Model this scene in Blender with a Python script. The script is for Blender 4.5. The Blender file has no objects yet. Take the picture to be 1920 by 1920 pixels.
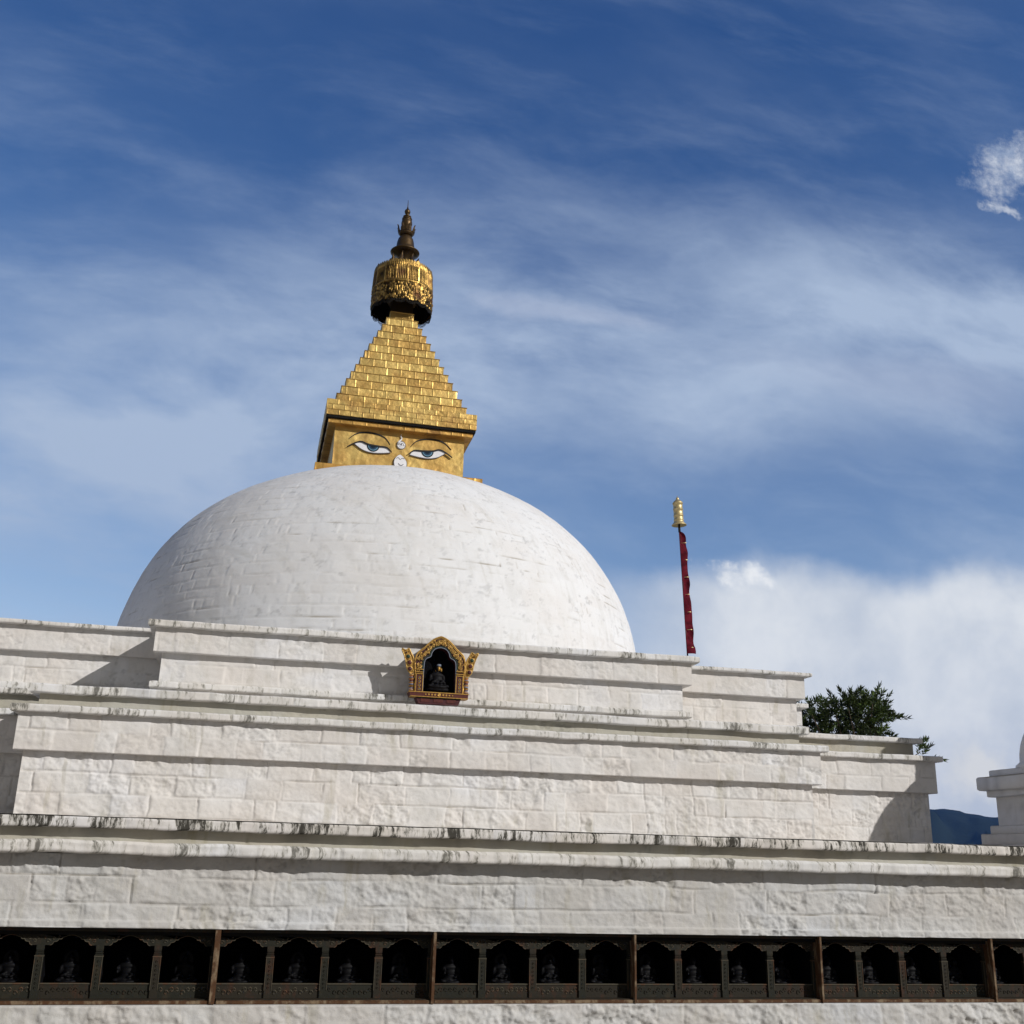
import bpy, bmesh, math, random
import numpy as np
from mathutils import Vector, Matrix

scn = bpy.context.scene
R = math.radians

# ------------------------------------------------------------------ camera, sky, sun, exposure
EYE = 1.6                                    # height of the photographer's eye above the ground
cam_d = bpy.data.cameras.new('camera')
cam = bpy.data.objects.new('camera', cam_d)
scn.collection.objects.link(cam)
scn.camera = cam
cam_d.sensor_width = 36.0
cam_d.lens = 36.0 * 2031.96 / 1920.0
cam_d.clip_start = 0.05
cam_d.clip_end = 60000
_r = Vector((0.97239273, -0.23196011, 0.02543394))
_u = Vector((-0.0942316, -0.29062004, 0.95218716))
_f = Vector((0.21347783, 0.92829656, 0.30445479))
_m = Matrix(((_r.x, _u.x, -_f.x), (_r.y, _u.y, -_f.y), (_r.z, _u.z, -_f.z))).to_4x4()
_m.translation = Vector((0, 0, EYE))
cam.matrix_world = _m

SUN_EL, SUN_AZ = 27.0, 136.0                 # azimuth measured from +Y towards +X
sun_d = bpy.data.lights.new('sun', 'SUN')
sun_d.energy = 3.4
sun_d.angle = R(0.53)
sun_d.color = (1.0, 0.972, 0.935)
sun = bpy.data.objects.new('sun', sun_d)
scn.collection.objects.link(sun)
_el, _az = R(SUN_EL), R(SUN_AZ)
_to = Vector((math.sin(_az) * math.cos(_el), math.cos(_az) * math.cos(_el), math.sin(_el)))
sun.rotation_euler = _to.to_track_quat('Z', 'Y').to_euler()
sun.location = (20, -20, 30)

scn.view_settings.view_transform = 'Standard'
scn.view_settings.look = 'None'
scn.view_settings.exposure = 0.0
scn.view_settings.gamma = 1.0
scn.view_settings.use_curve_mapping = False
scn.cycles.use_denoising = True
scn.cycles.max_bounces = 6
scn.cycles.volume_bounces = 0

world = bpy.data.worlds.new('World')
scn.world = world
world.use_nodes = True


class NT:
    """small helper round a node tree"""
    def __init__(s, tree):
        s.t = tree
        tree.nodes.clear()

    def n(s, kind, ins=None, **props):
        nd = s.t.nodes.new(kind)
        for k, v in props.items():
            setattr(nd, k, v)
        for k, v in (ins or {}).items():
            if hasattr(v, 'is_linked') or hasattr(v, 'links'):
                s.t.links.new(v, nd.inputs[k])
            else:
                nd.inputs[k].default_value = v
        return nd

    def m(s, op, a, b=None, c=None, clamp=False):
        ins = {0: a}
        if b is not None:
            ins[1] = b
        if c is not None:
            ins[2] = c
        return s.n('ShaderNodeMath', ins, operation=op, use_clamp=clamp).outputs[0]

    def vm(s, op, a, b=None):
        ins = {0: a}
        if b is not None:
            ins[1] = b
        return s.n('ShaderNodeVectorMath', ins, operation=op).outputs[0]

    def xyz(s, x, y, z):
        return s.n('ShaderNodeCombineXYZ', {0: x, 1: y, 2: z}).outputs[0]

    def noise(s, vec, scale, detail=4, rough=0.55, dist=0.0):
        return s.n('ShaderNodeTexNoise', {'Vector': vec, 'Scale': scale, 'Detail': detail,
                                          'Roughness': rough, 'Distortion': dist}).outputs[0]

    def rng(s, v, a, b, c=0.0, d=1.0, smooth=True):
        return s.n('ShaderNodeMapRange', {0: v, 1: a, 2: b, 3: c, 4: d},
                   interpolation_type='SMOOTHSTEP' if smooth else 'LINEAR').outputs[0]

    def mix(s, fac, a, b, blend='MIX'):
        nd = s.n('ShaderNodeMix', data_type='RGBA', blend_type=blend)
        for i, v in ((0, fac), (6, a), (7, b)):
            if hasattr(v, 'is_linked'):
                s.t.links.new(v, nd.inputs[i])
            else:
                nd.inputs[i].default_value = v if i == 0 else (*v[:3], 1)
        return nd.outputs[2]


# sky: Nishita plus thin cirrus veils and cumulus, all laid out by world direction
w = NT(world.node_tree)
sky = w.n('ShaderNodeTexSky', sky_type='NISHITA')
sky.sun_disc = False
sky.sun_elevation = R(SUN_EL)
sky.sun_rotation = R(SUN_AZ)
sky.altitude = 2000
sky.air_density = 1.0
sky.dust_density = 0.3
sky.ozone_density = 3.0
dirn = w.n('ShaderNodeTexCoord').outputs['Generated']
sp = w.n('ShaderNodeSeparateXYZ', {0: dirn})
DX, DY, DZ = sp.outputs
ysafe = w.m('MAXIMUM', DY, 0.15)
T = w.m('DIVIDE', DX, ysafe)
V = w.m('DIVIDE', DZ, ysafe)
front = w.rng(DY, 0.15, 0.4)
TV = w.xyz(T, V, 0.0)
warpn = w.n('ShaderNodeTexNoise', {'Vector': TV, 'Scale': 2.2, 'Detail': 3.0})
warp = w.vm('MULTIPLY', w.vm('SUBTRACT', warpn.outputs[1], (0.5, 0.5, 0.5)), (0.16, 0.13, 0.0))
TVw = w.vm('ADD', TV, warp)
# veils: soft, drawn out along a shallow slant
rot1 = w.n('ShaderNodeMapping', {'Vector': TVw, 'Rotation': (0, 0, R(-6)), 'Scale': (1.1, 3.0, 1.0)}).outputs[0]
n1 = w.noise(rot1, 1.7, 8, 0.56)
rot2 = w.n('ShaderNodeMapping', {'Vector': TVw, 'Rotation': (0, 0, R(52)), 'Scale': (1.3, 2.6, 1.0), 'Location': (3.1, 7.7, 0)}).outputs[0]
n2 = w.noise(rot2, 1.9, 8, 0.6)
Wv = w.m('SUBTRACT', V, w.m('MULTIPLY', T, 0.19))
vr1 = w.rng(Wv, 0.26, 0.42)
vr2 = w.rng(Wv, 0.68, 0.46)
band = w.m('MULTIPLY', vr1, vr2)
veil = w.m('MULTIPLY', w.rng(w.m('ADD', w.m('MULTIPLY', n1, 0.62), w.m('MULTIPLY', n2, 0.38)), 0.32, 0.62),
           w.m('ADD', w.m('MULTIPLY', band, 0.74), 0.04))
faint = w.m('MULTIPLY', w.rng(n2, 0.44, 0.74), w.rng(Wv, 0.86, 0.58, 0.05, 0.28))
faint = w.m('ADD', faint, w.rng(Wv, 0.70, 0.38, 0.0, 0.20))
low = w.m('MULTIPLY', w.rng(n1, 0.40, 0.65), w.m('MULTIPLY', w.rng(V, 0.46, 0.28), 0.48))
rot3 = w.n('ShaderNodeMapping', {'Vector': TVw, 'Rotation': (0, 0, R(-14)), 'Scale': (2.4, 8.5, 1.0), 'Location': (1.7, 2.3, 0)}).outputs[0]
n3 = w.noise(rot3, 2.2, 9, 0.62)
rot4 = w.n('ShaderNodeMapping', {'Vector': TVw, 'Rotation': (0, 0, R(70)), 'Scale': (1.6, 6.0, 1.0), 'Location': (5.7, 1.3, 0)}).outputs[0]
n4 = w.noise(rot4, 2.0, 9, 0.62)
wisp = w.m('ADD', w.m('MULTIPLY', w.rng(n3, 0.45, 0.75), w.rng(Wv, 0.72, 0.50, 0.0, 0.15)), w.m('MULTIPLY', w.rng(n4, 0.45, 0.78), w.rng(Wv, 0.30, 0.60, 0.0, 0.13)))
veil = w.m('ADD', w.m('ADD', w.m('ADD', veil, faint), wisp), low, clamp=True)
veil = w.m('MULTIPLY', veil, front)


def puff(ct, cv, rt, rv, rough, nscale, gain=1.0, soft=0.5, seed=0.0, warp_amt=0.8):
    """soft elliptical cloud edge broken by noise; centre and radii as direction ratios"""
    a = w.m('DIVIDE', w.m('SUBTRACT', T, ct), rt)
    b = w.m('DIVIDE', w.m('SUBTRACT', V, cv), rv)
    r2 = w.m('SQRT', w.m('ADD', w.m('MULTIPLY', a, a), w.m('MULTIPLY', b, b)))
    nn = w.noise(w.vm('ADD', TV, (seed, seed * 1.7, 0.0)), nscale, 7, rough)
    d = w.m('ADD', r2, w.m('MULTIPLY', w.m('SUBTRACT', nn, 0.5), -warp_amt * 2))
    return w.m('MULTIPLY', w.m('MULTIPLY', w.rng(d, 1.0, 1.0 - soft), gain), front)


# big pale bank over the lower right
edge = w.m('ADD', V, w.m('MULTIPLY', w.m('SUBTRACT', w.noise(w.vm('ADD', TV, (5.0, 2.0, 0.0)), 7.0, 6, 0.5), 0.5), 0.13))
bl = w.rng(T, 0.28, 0.47)
bank = w.m('MULTIPLY', w.rng(w.m('SUBTRACT', edge, w.m('MULTIPLY', T, 0.11)), 0.258, 0.205), bl)
bank = w.m('MULTIPLY', w.m('MULTIPLY', bank, front), 0.97)
bank_tone = w.noise(w.vm('ADD', TVw, (1.0, 4.0, 0.0)), 5.5, 8, 0.58)
cl_tone = w.noise(w.vm('ADD', TV, (2.0, 1.0, 0.0)), 26.0, 6, 0.6)
p_small = puff(0.476, 0.2815, 0.048, 0.0175, 0.60, 30.0, 1.0, 0.95, 1.3, 1.7)
p_small2 = puff(0.484, 0.290, 0.017, 0.010, 0.60, 40.0, 1.0, 0.95, 6.3, 1.2)
p_low = puff(0.725, 0.092, 0.062, 0.040, 0.62, 14.0, 0.95, 0.9, 4.3, 1.4)
p_tr = puff(0.876, 0.840, 0.090, 0.054, 0.70, 12.0, 0.90, 1.6, 2.1, 2.2)
p_tr2 = puff(0.850, 0.783, 0.045, 0.012, 0.68, 22.0, 0.55, 1.0, 9.1, 2.2)
p_str = puff(0.31, 0.557, 0.13, 0.016, 0.6, 7.0, 0.30, 1.0, 3.3, 1.5)
p_rt = puff(0.66, 0.53, 0.32, 0.05, 0.55, 4.0, 0.30, 1.0, 7.3, 0.8)

skyc = sky.outputs[0]
skys = w.n('ShaderNodeVectorMath', {0: skyc, 'Scale': 0.1}, operation='SCALE').outputs[0]
s3 = w.n('ShaderNodeSeparateXYZ', {0: skys})
grade = w.xyz(w.m('MULTIPLY', w.m('POWER', s3.outputs[0], 1.80), 52.0),
              w.m('MULTIPLY', w.m('POWER', s3.outputs[1], 1.37), 19.6),
              w.m('MULTIPLY', w.m('POWER', s3.outputs[2], 1.0), 12.1))
K = 10.0                                      # clouds are given in picture units; the background strength is 0.1
c_veil = (0.41 * K, 0.51 * K, 0.68 * K)
c_bank = w.mix(w.rng(bank_tone, 0.34, 0.66), (0.58 * K, 0.64 * K, 0.73 * K), (0.82 * K, 0.85 * K, 0.88 * K))
col = w.mix(veil, grade, c_veil)
col = w.mix(p_rt, col, (0.50 * K, 0.56 * K, 0.70 * K))
col = w.mix(p_str, col, (0.58 * K, 0.63 * K, 0.76 * K))
col = w.mix(bank, col, c_bank)
col = w.mix(p_low, col, (0.86 * K, 0.86 * K, 0.83 * K))
c_small = w.mix(w.rng(cl_tone, 0.35, 0.60), (0.68 * K, 0.73 * K, 0.80 * K), (0.90 * K, 0.92 * K, 0.94 * K))
for p_ in (p_small, p_small2):
    col = w.mix(p_, col, c_small)
c_tr = w.mix(w.rng(cl_tone, 0.35, 0.62), (0.46 * K, 0.54 * K, 0.68 * K), (0.84 * K, 0.87 * K, 0.91 * K))
for p_ in (p_tr, p_tr2):
    col = w.mix(p_, col, c_tr)
# unseen grey cloud added behind the photographer to neutralise the fill in the shadows
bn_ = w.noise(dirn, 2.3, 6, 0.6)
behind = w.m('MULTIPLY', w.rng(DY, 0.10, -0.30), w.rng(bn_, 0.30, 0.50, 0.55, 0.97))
lr = w.m('SUBTRACT', 1.0, w.m('MULTIPLY', DX, 0.45))  # added cloud is brighter on the left, lifting the dome's shaded side
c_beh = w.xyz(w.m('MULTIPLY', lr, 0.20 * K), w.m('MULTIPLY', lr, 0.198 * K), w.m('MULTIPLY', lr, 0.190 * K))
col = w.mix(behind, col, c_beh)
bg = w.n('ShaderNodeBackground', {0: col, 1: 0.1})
w.t.links.new(bg.outputs[0], w.n('ShaderNodeOutputWorld').inputs[0])


# ------------------------------------------------------------------ objects and tags
COL = scn.collection


def tag(o, label=None, cat=None, group=None, kind=None):
    if label: o['label'] = label
    if cat: o['category'] = cat
    if group: o['group'] = group
    if kind: o['kind'] = kind
    return o


def empty(name, loc, rz=0.0):
    o = bpy.data.objects.new(name, None)
    o.location = loc
    o.rotation_euler = (0, 0, rz)
    o.empty_display_size = 0.2
    COL.objects.link(o)
    return o


def link(name, me, mats, parent=None, smooth=False):
    if not isinstance(mats, (list, tuple)):
        mats = [mats]
    for m_ in mats:
        me.materials.append(m_)
    if smooth:
        me.polygons.foreach_set('use_smooth', [True] * len(me.polygons))
    me.update()
    o = bpy.data.objects.new(name, me)
    COL.objects.link(o)
    if parent is not None:
        o.parent = parent
        p = parent
        off = Vector((0, 0, 0))
        # geometry is written in world coordinates: bring it into the root's frame
        while p is not None:
            off += p.location
            p = p.parent
        me.transform(Matrix.Translation(-off))
    return o


def from_bm(name, bm, mats, parent=None, smooth=False):
    me = bpy.data.meshes.new(name)
    bm.normal_update()
    bm.to_mesh(me)
    bm.free()
    if 'tint' not in me.color_attributes:
        at = me.color_attributes.new('tint', 'FLOAT_COLOR', 'POINT')
        at.data.foreach_set('color', [1.0] * (4 * len(me.vertices)))
    return link(name, me, mats, parent, smooth)


def box(bm, x0, x1, y0, y1, z0, z1, mi=0, bev=0.0):
    r = bmesh.ops.create_cube(bm, size=1.0)
    vs = r['verts']
    bmesh.ops.scale(bm, vec=(x1 - x0, y1 - y0, z1 - z0), verts=vs)
    bmesh.ops.translate(bm, vec=((x0 + x1) / 2, (y0 + y1) / 2, (z0 + z1) / 2), verts=vs)
    fs = {f for v in vs for f in v.link_faces}
    for f in fs: f.material_index = mi
    if bev > 0:
        es = list({e for v in vs for e in v.link_edges})
        r = bmesh.ops.bevel(bm, geom=es, offset=bev, segments=2, affect='EDGES')
        for f in r['faces']: f.material_index = mi
    return vs


def lathe(bm, prof, seg=24, c=(0, 0, 0), mi=0, axis=None, jit=0.0, rot=None, closed=True):
    """prof: list of (radius, z). axis: optional matrix applied to the turned shape"""
    M = axis or Matrix.Identity(4)
    cv = Vector(c)
    rings = []
    for (r_, z_) in prof:
        ring = []
        for k in range(seg):
            a = 2 * math.pi * k / seg
            ring.append(bm.verts.new(M @ Vector((r_ * math.cos(a), r_ * math.sin(a), z_)) + cv))
        rings.append(ring)
    for a, b in zip(rings[:-1], rings[1:]):
        for k in range(seg):
            f = bm.faces.new((a[k], a[(k + 1) % seg], b[(k + 1) % seg], b[k]))
            f.material_index = mi
            f.smooth = True
    if closed:
        for ring, rev in ((rings[0], True), (rings[-1], False)):
            try:
                f = bm.faces.new(list(reversed(ring)) if rev else ring)
                f.material_index = mi
            except ValueError:
                pass


def tube(bm, pts, rad, seg=6, mi=0, taper=None):
    pts = [Vector(p) for p in pts]
    rings = []
    for i, p in enumerate(pts):
        d = (pts[min(i + 1, len(pts) - 1)] - pts[max(i - 1, 0)])
        if d.length < 1e-9: d = Vector((0, 0, 1))
        q = d.to_track_quat('Z', 'Y')
        rr = rad if taper is None else rad * taper(i / max(1, len(pts) - 1))
        rings.append([bm.verts.new(p + q @ Vector((rr * math.cos(2 * math.pi * k / seg), rr * math.sin(2 * math.pi * k / seg), 0))) for k in range(seg)])
    for a, b in zip(rings[:-1], rings[1:]):
        for k in range(seg):
            f = bm.faces.new((a[k], a[(k + 1) % seg], b[(k + 1) % seg], b[k]))
            f.material_index = mi
            f.smooth = True
    for ring, rev in ((rings[0], True), (rings[-1], False)):
        f = bm.faces.new(list(reversed(ring)) if rev else ring)
        f.material_index = mi


def spline(pts, n=8, closed=False):
    P = [Vector(p) if len(p) == 3 else Vector((p[0], p[1], 0)) for p in pts]
    out = []
    N = len(P)
    rngs = range(N if closed else N - 1)
    for i in rngs:
        p0 = P[(i - 1) % N] if closed or i > 0 else P[0]
        p1, p2 = P[i], P[(i + 1) % N]
        p3 = P[(i + 2) % N] if closed or i + 2 < N else P[-1]
        for k in range(n):
            t = k / n
            out.append(0.5 * ((2 * p1) + (-p0 + p2) * t + (2 * p0 - 5 * p1 + 4 * p2 - p3) * t * t + (-p0 + 3 * p1 - 3 * p2 + p3) * t ** 3))
    if not closed: out.append(P[-1])
    return [(v.x, v.y) for v in out]


def plate(bm, pts, yf, th, mi=0, x0=0.0, z0=0.0):
    """polygon in (x, z) facing -Y, its face at y=yf, thickness th going back"""
    area = sum(a[0] * b[1] - b[0] * a[1] for a, b in zip(pts, pts[1:] + pts[:1]))
    if area < 0: pts = pts[::-1]
    fr = [bm.verts.new((x0 + p[0], yf, z0 + p[1])) for p in pts]
    bk = [bm.verts.new((x0 + p[0], yf + th, z0 + p[1])) for p in pts]
    f = bm.faces.new(fr)
    f.material_index = mi
    new = [f]
    n = len(pts)
    for k in range(n):
        g = bm.faces.new((fr[(k + 1) % n], fr[k], bk[k], bk[(k + 1) % n]))
        g.material_index = mi
    g = bm.faces.new(bk[::-1]); g.material_index = mi
    bmesh.ops.triangulate(bm, faces=[f, g])


def ribbon(pts, w0, wfun=None):
    """outline of a stroke of varying width along pts (2D)"""
    L, Rr = [], []
    n = len(pts)
    for i, p in enumerate(pts):
        a = pts[max(0, i - 1)]; b = pts[min(n - 1, i + 1)]
        dx, dz = b[0] - a[0], b[1] - a[1]
        l = math.hypot(dx, dz) or 1
        ww = w0 * (wfun(i / (n - 1)) if wfun else 1) / 2
        L.append((p[0] - dz / l * ww, p[1] + dx / l * ww))
        Rr.append((p[0] + dz / l * ww, p[1] - dx / l * ww))
    return L + Rr[::-1]


def ribbon_plate(bm, pts, w0, yf, th, mi=0, x0=0.0, z0=0.0, wfun=None):
    o = ribbon(pts, w0, wfun)
    n = len(pts)
    for i in range(n - 1):
        q = [o[i], o[i + 1], o[2 * n - 2 - i], o[2 * n - 1 - i]]
        v = [bm.verts.new((x0 + a, yf, z0 + b)) for a, b in q]
        v2 = [bm.verts.new((x0 + a, yf + th, z0 + b)) for a, b in q]
        f = bm.faces.new(v[::-1]); f.material_index = mi
        for k in range(4):
            g = bm.faces.new((v[k], v[(k + 1) % 4], v2[(k + 1) % 4], v2[k])); g.material_index = mi


# ------------------------------------------------------------------ numpy noise and masonry relief
_TB = {}


def vnoise(x, y, seed=0):
    if seed not in _TB:
        _TB[seed] = np.random.RandomState(seed + 17).rand(256, 256)
    tb = _TB[seed]
    xi = np.floor(x).astype(int); yi = np.floor(y).astype(int)
    fx = x - xi; fy = y - yi
    fx = fx * fx * (3 - 2 * fx); fy = fy * fy * (3 - 2 * fy)
    a = tb[xi & 255, yi & 255]; b = tb[(xi + 1) & 255, yi & 255]
    c = tb[xi & 255, (yi + 1) & 255]; d = tb[(xi + 1) & 255, (yi + 1) & 255]
    return (a * (1 - fx) + b * fx) * (1 - fy) + (c * (1 - fx) + d * fx) * fy - 0.5


def fbm(x, y, seed=0, octv=4, gain=0.5):
    s = 0; a = 1.0
    for k in range(octv):
        s = s + a * vnoise(x * 2 ** k + 13.7 * k, y * 2 ** k + 5.1 * k, seed + k)
        a *= gain
    return s


def relief(U, Z, ch, mw, seed, eseed, amp=0.010, jdep=0.010, jw=0.010, rough=1.0, tint=1.0, courses=None, wob=1.0):
    """roughly squared, whitewashed masonry: returns outward displacement and a tint per vertex"""
    rs = np.random.RandomState(seed)
    zmin, zmax = Z.min() - 0.02, Z.max() + 0.02
    if courses is None:
        n = max(1, int(round((zmax - zmin) / ch)))
        cs = zmin + (zmax - zmin) * (np.arange(n + 1) + np.concatenate([[0], rs.uniform(-.14, .14, n - 1), [0]])) / n if n > 1 else np.array([zmin, zmax])
    else:
        cs = np.array(courses)
    Zw = Z + wob * 0.020 * fbm(U * 1.7, Z * 0.7, seed, 3)
    ci = np.clip(np.searchsorted(cs, Zw) - 1, 0, len(cs) - 2)
    dz_ = np.minimum(np.abs(Zw - cs[ci]), np.abs(cs[ci + 1] - Zw))
    # outermost course edges are not joints
    near_lo = (ci == 0) & (np.abs(Zw - cs[0]) < np.abs(cs[1] - Zw))
    near_hi = (ci == len(cs) - 2) & (np.abs(cs[-1] - Zw) < np.abs(Zw - cs[-2]))
    dz_ = np.where(near_lo | near_hi, 1.0, dz_)
    d = np.zeros_like(U); tn = np.zeros_like(U); rr = np.zeros_like(U); tl = np.zeros_like(U); jj = np.zeros_like(U)
    du_ = np.ones_like(U); fl = np.zeros_like(U)
    for c in range(len(cs) - 1):
        m = ci == c
        if not m.any(): continue
        rc = np.random.RandomState(eseed * 131 + c * 7 + 3)
        u0, u1 = U.min() - 1, U.max() + 1
        js = [u0]
        while js[-1] < u1:
            js.append(js[-1] + mw * rc.choice([rc.uniform(.45, .8), rc.uniform(.8, 1.3), rc.uniform(1.3, 1.9)]))
        js = np.array(js)
        Uw = U[m] + wob * 0.030 * fbm(Z[m] * 6 + 40, U[m] * 2, eseed + c, 3)
        si = np.clip(np.searchsorted(js, Uw) - 1, 0, len(js) - 2)
        ns = len(js)
        off = rc.uniform(-1, 1, ns); ro = rc.uniform(0, 1, ns) ** 1.3; ti = rc.uniform(-1, 1, ns); js_ = rc.uniform(.15, 1, ns)
        tt = rc.uniform(-1, 1, ns)
        dl = np.abs(Uw - js[si]); dr = np.abs(js[si + 1] - Uw)
        du_[m] = np.minimum(dl, dr)
        jj[m] = np.where(dl < dr, js_[si], js_[si + 1])
        d[m] = off[si]; rr[m] = ro[si]; tn[m] = ti[si]
        tl[m] = tt[si] * (Uw - (js[si] + js[si + 1]) / 2) / mw
    gz = np.exp(-(dz_ / jw) ** 2) * np.clip(0.45 + 2.0 * fbm(U * 2.3, Z * 3, seed + 5, 3), 0.0, 1)
    gu = np.exp(-(du_ / jw) ** 2) * jj * np.clip(0.8 + 2.0 * fbm(U * 3, Z * 5, seed + 6, 2), 0, 1)
    g = np.maximum(gz, gu)
    soft = np.clip(np.minimum(dz_, du_) / 0.035, 0, 1) ** 0.5
    fine = fbm(U * 9, Z * 12, seed + 9, 4, 0.68)
    ridg = np.abs(fbm(U * 7 + Z * 3, Z * 8, seed + 21, 4, 0.6))
    disp = amp * (0.35 * d + 0.8 * tl) * soft + amp * rough * (0.25 + rr) * (fine * 0.9 - ridg * 0.9) * (0.4 + 0.6 * soft) \
        - jdep * g + amp * 0.6 * fbm(U * 2.5, Z * 2.5, seed + 30, 2)
    patch = np.clip(0.5 + 1.7 * fbm(U * 0.9, Z * 1.6, seed + 40, 3), 0, 1)
    bl = np.clip(0.5 * tn + 1.3 * (patch - 0.5), -1, 1) * tint
    blue = np.clip((bl - 0.35) / 0.5, 0, 1)[..., None]
    warm = np.clip((-bl + 0.1) / 0.9, 0, 1)[..., None]
    base = np.ones(U.shape + (3,)) * np.array([0.985, 0.98, 0.97])
    colr = base * (1 - blue) + np.array([0.985, 1.0, 1.03]) * blue
    colr = colr * (1 - 0.8 * warm) + np.array([0.955, 0.915, 0.875]) * 0.8 * warm
    colr = colr * (1 + 0.03 * tn[..., None] * tint)
    crk = np.clip(0.25 + 2.2 * fbm(U * 2.1, Z * 2.7, seed + 50, 3), 0, 1)[..., None]
    colr = colr * (1 - np.clip(g, 0, 1)[..., None] ** 3 * (0.10 + 0.50 * crk) * np.array([.92, 1.0, 1.12]))
    pit = np.clip((-fine - 0.28) / 0.25, 0, 1)[..., None] * (0.3 + rr[..., None])  # hollows of the relief darkened in the tint, as shade in pits
    colr = colr * (1 - 0.22 * np.clip(pit, 0, 1))
    return disp, colr


def grid_mesh(name, parts, mats, parent=None, smooth=True):
    """parts: list of (P[nu,nv,3], C[nu,nv,3] or None, wrap_u)"""
    Vs, Fs, Cs = [], [], []
    base = 0
    for P, C, wrap in parts:
        nu, nv, _ = P.shape
        Vs.append(P.reshape(-1, 3))
        Cs.append((C if C is not None else np.ones_like(P)).reshape(-1, 3))
        idx = np.arange(nu * nv).reshape(nu, nv) + base
        if wrap:
            idx = np.concatenate([idx, idx[:1]], 0)
        a, b, c, d = idx[:-1, :-1], idx[1:, :-1], idx[1:, 1:], idx[:-1, 1:]
        Fs.append(np.stack([a, b, c, d], -1).reshape(-1, 4))
        base += nu * nv
    Vs = np.concatenate(Vs); Fs = np.concatenate(Fs); Cs = np.concatenate(Cs)
    me = bpy.data.meshes.new(name)
    me.vertices.add(len(Vs)); me.vertices.foreach_set('co', Vs.astype(np.float32).ravel())
    me.loops.add(Fs.size); me.loops.foreach_set('vertex_index', Fs.astype(np.int32).ravel())
    me.polygons.add(len(Fs))
    me.polygons.foreach_set('loop_start', np.arange(0, Fs.size, 4, dtype=np.int32))
    me.polygons.foreach_set('loop_total', np.full(len(Fs), 4, np.int32))
    at = me.color_attributes.new('tint', 'FLOAT_COLOR', 'POINT')
    at.data.foreach_set('color', np.concatenate([Cs, np.ones((len(Cs), 1))], 1).astype(np.float32).ravel())
    me.update(calc_edges=True)
    me.validate()
    return link(name, me, mats, parent, smooth)


def densify(prof, res):
    out = [prof[0]]
    for a, b in zip(prof[:-1], prof[1:]):
        l = math.hypot(b[0] - a[0], b[1] - a[1])
        n = max(1, int(math.ceil(l / res)))
        for k in range(1, n + 1):
            out.append((a[0] + (b[0] - a[0]) * k / n, a[1] + (b[1] - a[1]) * k / n))
    return out


def ring_parts(poly, prof, style, res=0.02, seed=1, **kw):
    """run a profile (outset, z) round an axis-aligned CCW polygon, relief on every side"""
    n = len(poly)
    P = [np.array(p, float) for p in poly]
    nrm = []
    for i in range(n):
        e = P[(i + 1) % n] - P[i]
        L = np.hypot(*e)
        nrm.append(np.array([e[1], -e[0]]) / L)
    parts = []
    for i in range(n):
        A, B = P[i], P[(i + 1) % n]
        nA = nrm[i - 1] + nrm[i]; nB = nrm[i] + nrm[(i + 1) % n]
        nn = nrm[i]
        L = np.hypot(*(B - A))
        facing = -nn[1] > 0.5                       # towards the photographer
        rs = res if facing else (res * 2.2 if abs(nn[0]) > .5 else res * 6)
        pr = np.array(densify(prof, rs if facing else max(rs, .04)))
        nu = max(2, int(math.ceil(L / rs)) + 1)
        s = np.linspace(0, 1, nu)[:, None]
        o = pr[:, 0][None, :]; z = pr[:, 1][None, :] + 0 * s
        a2 = A[None, None, :] + o[..., None] * nA; b2 = B[None, None, :] + o[..., None] * nB
        XY = a2 * (1 - s[..., None]) + b2 * s[..., None]
        U = s * L + 0 * o + 37.0 * i
        # vertical part of the profile takes the relief; returns take none
        dpr = np.gradient(pr[:, 0]); dzr = np.gradient(pr[:, 1])
        vert = np.clip(np.abs(dzr) / (np.hypot(dpr, dzr) + 1e-9), 0, 1)[None, :]
        fade = np.clip(np.minimum(s * L, (1 - s) * L) / 0.03, 0, 1)
        if style == 'stone':
            disp, C = relief(U, z, seed=seed, eseed=seed * 11 + i, **kw)
            dz = 0
        elif style == 'slab':
            a_ = kw.get('amp', 0.006)
            disp, C = relief(U, z * 0 + (z > z.mean()) * 0.001, 10.0, kw.get('mw', 0.5), seed, seed * 11 + i, amp=a_, jdep=0.012, jw=0.010, rough=0.8)
            disp = disp + a_ * 1.0 * fbm(U * 3.1, z * 9, seed + 3, 4, .6)
            dz = a_ * 1.5 * fbm(U * 2.2, z * 0, seed + 8, 4, .6) * fade
            disp = disp + a_ * 0.5 * fbm(U * 30, z * 30, seed + 13, 2)
        elif style == 'gold':
            disp, C = gold_relief(U, z, seed=seed, eseed=seed * 11 + i, **kw)
            dz = 0
        else:
            disp, C, dz = 0 * U, None, 0
        disp = disp * fade * vert
        XY = XY + disp[..., None] * nn
        parts.append((np.concatenate([XY, (z + dz)[..., None]], -1), C, False))
    return parts


def ring(name, poly, prof, style, mats, parent, res=0.02, seed=1, cap=None, smooth=True, **kw):
    parts = ring_parts(poly, prof, style, res, seed, **kw)
    o = grid_mesh(name, parts, mats, parent, smooth)
    if cap is not None:
        bm = bmesh.new(); bm.from_mesh(o.data)
        off = Vector((0, 0, 0)); p = parent
        while p is not None:
            off += p.location; p = p.parent
        f = bm.faces.new([bm.verts.new(Vector((x, y, cap)) - off) for x, y in poly])
        cl = bm.verts.layers.float_color.get('tint')
        if cl:
            for v in f.verts: v[cl] = (0.9, 0.88, 0.85, 1)
        bmesh.ops.triangulate(bm, faces=[f])
        bm.to_mesh(o.data); bm.free()
    return o


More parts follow.
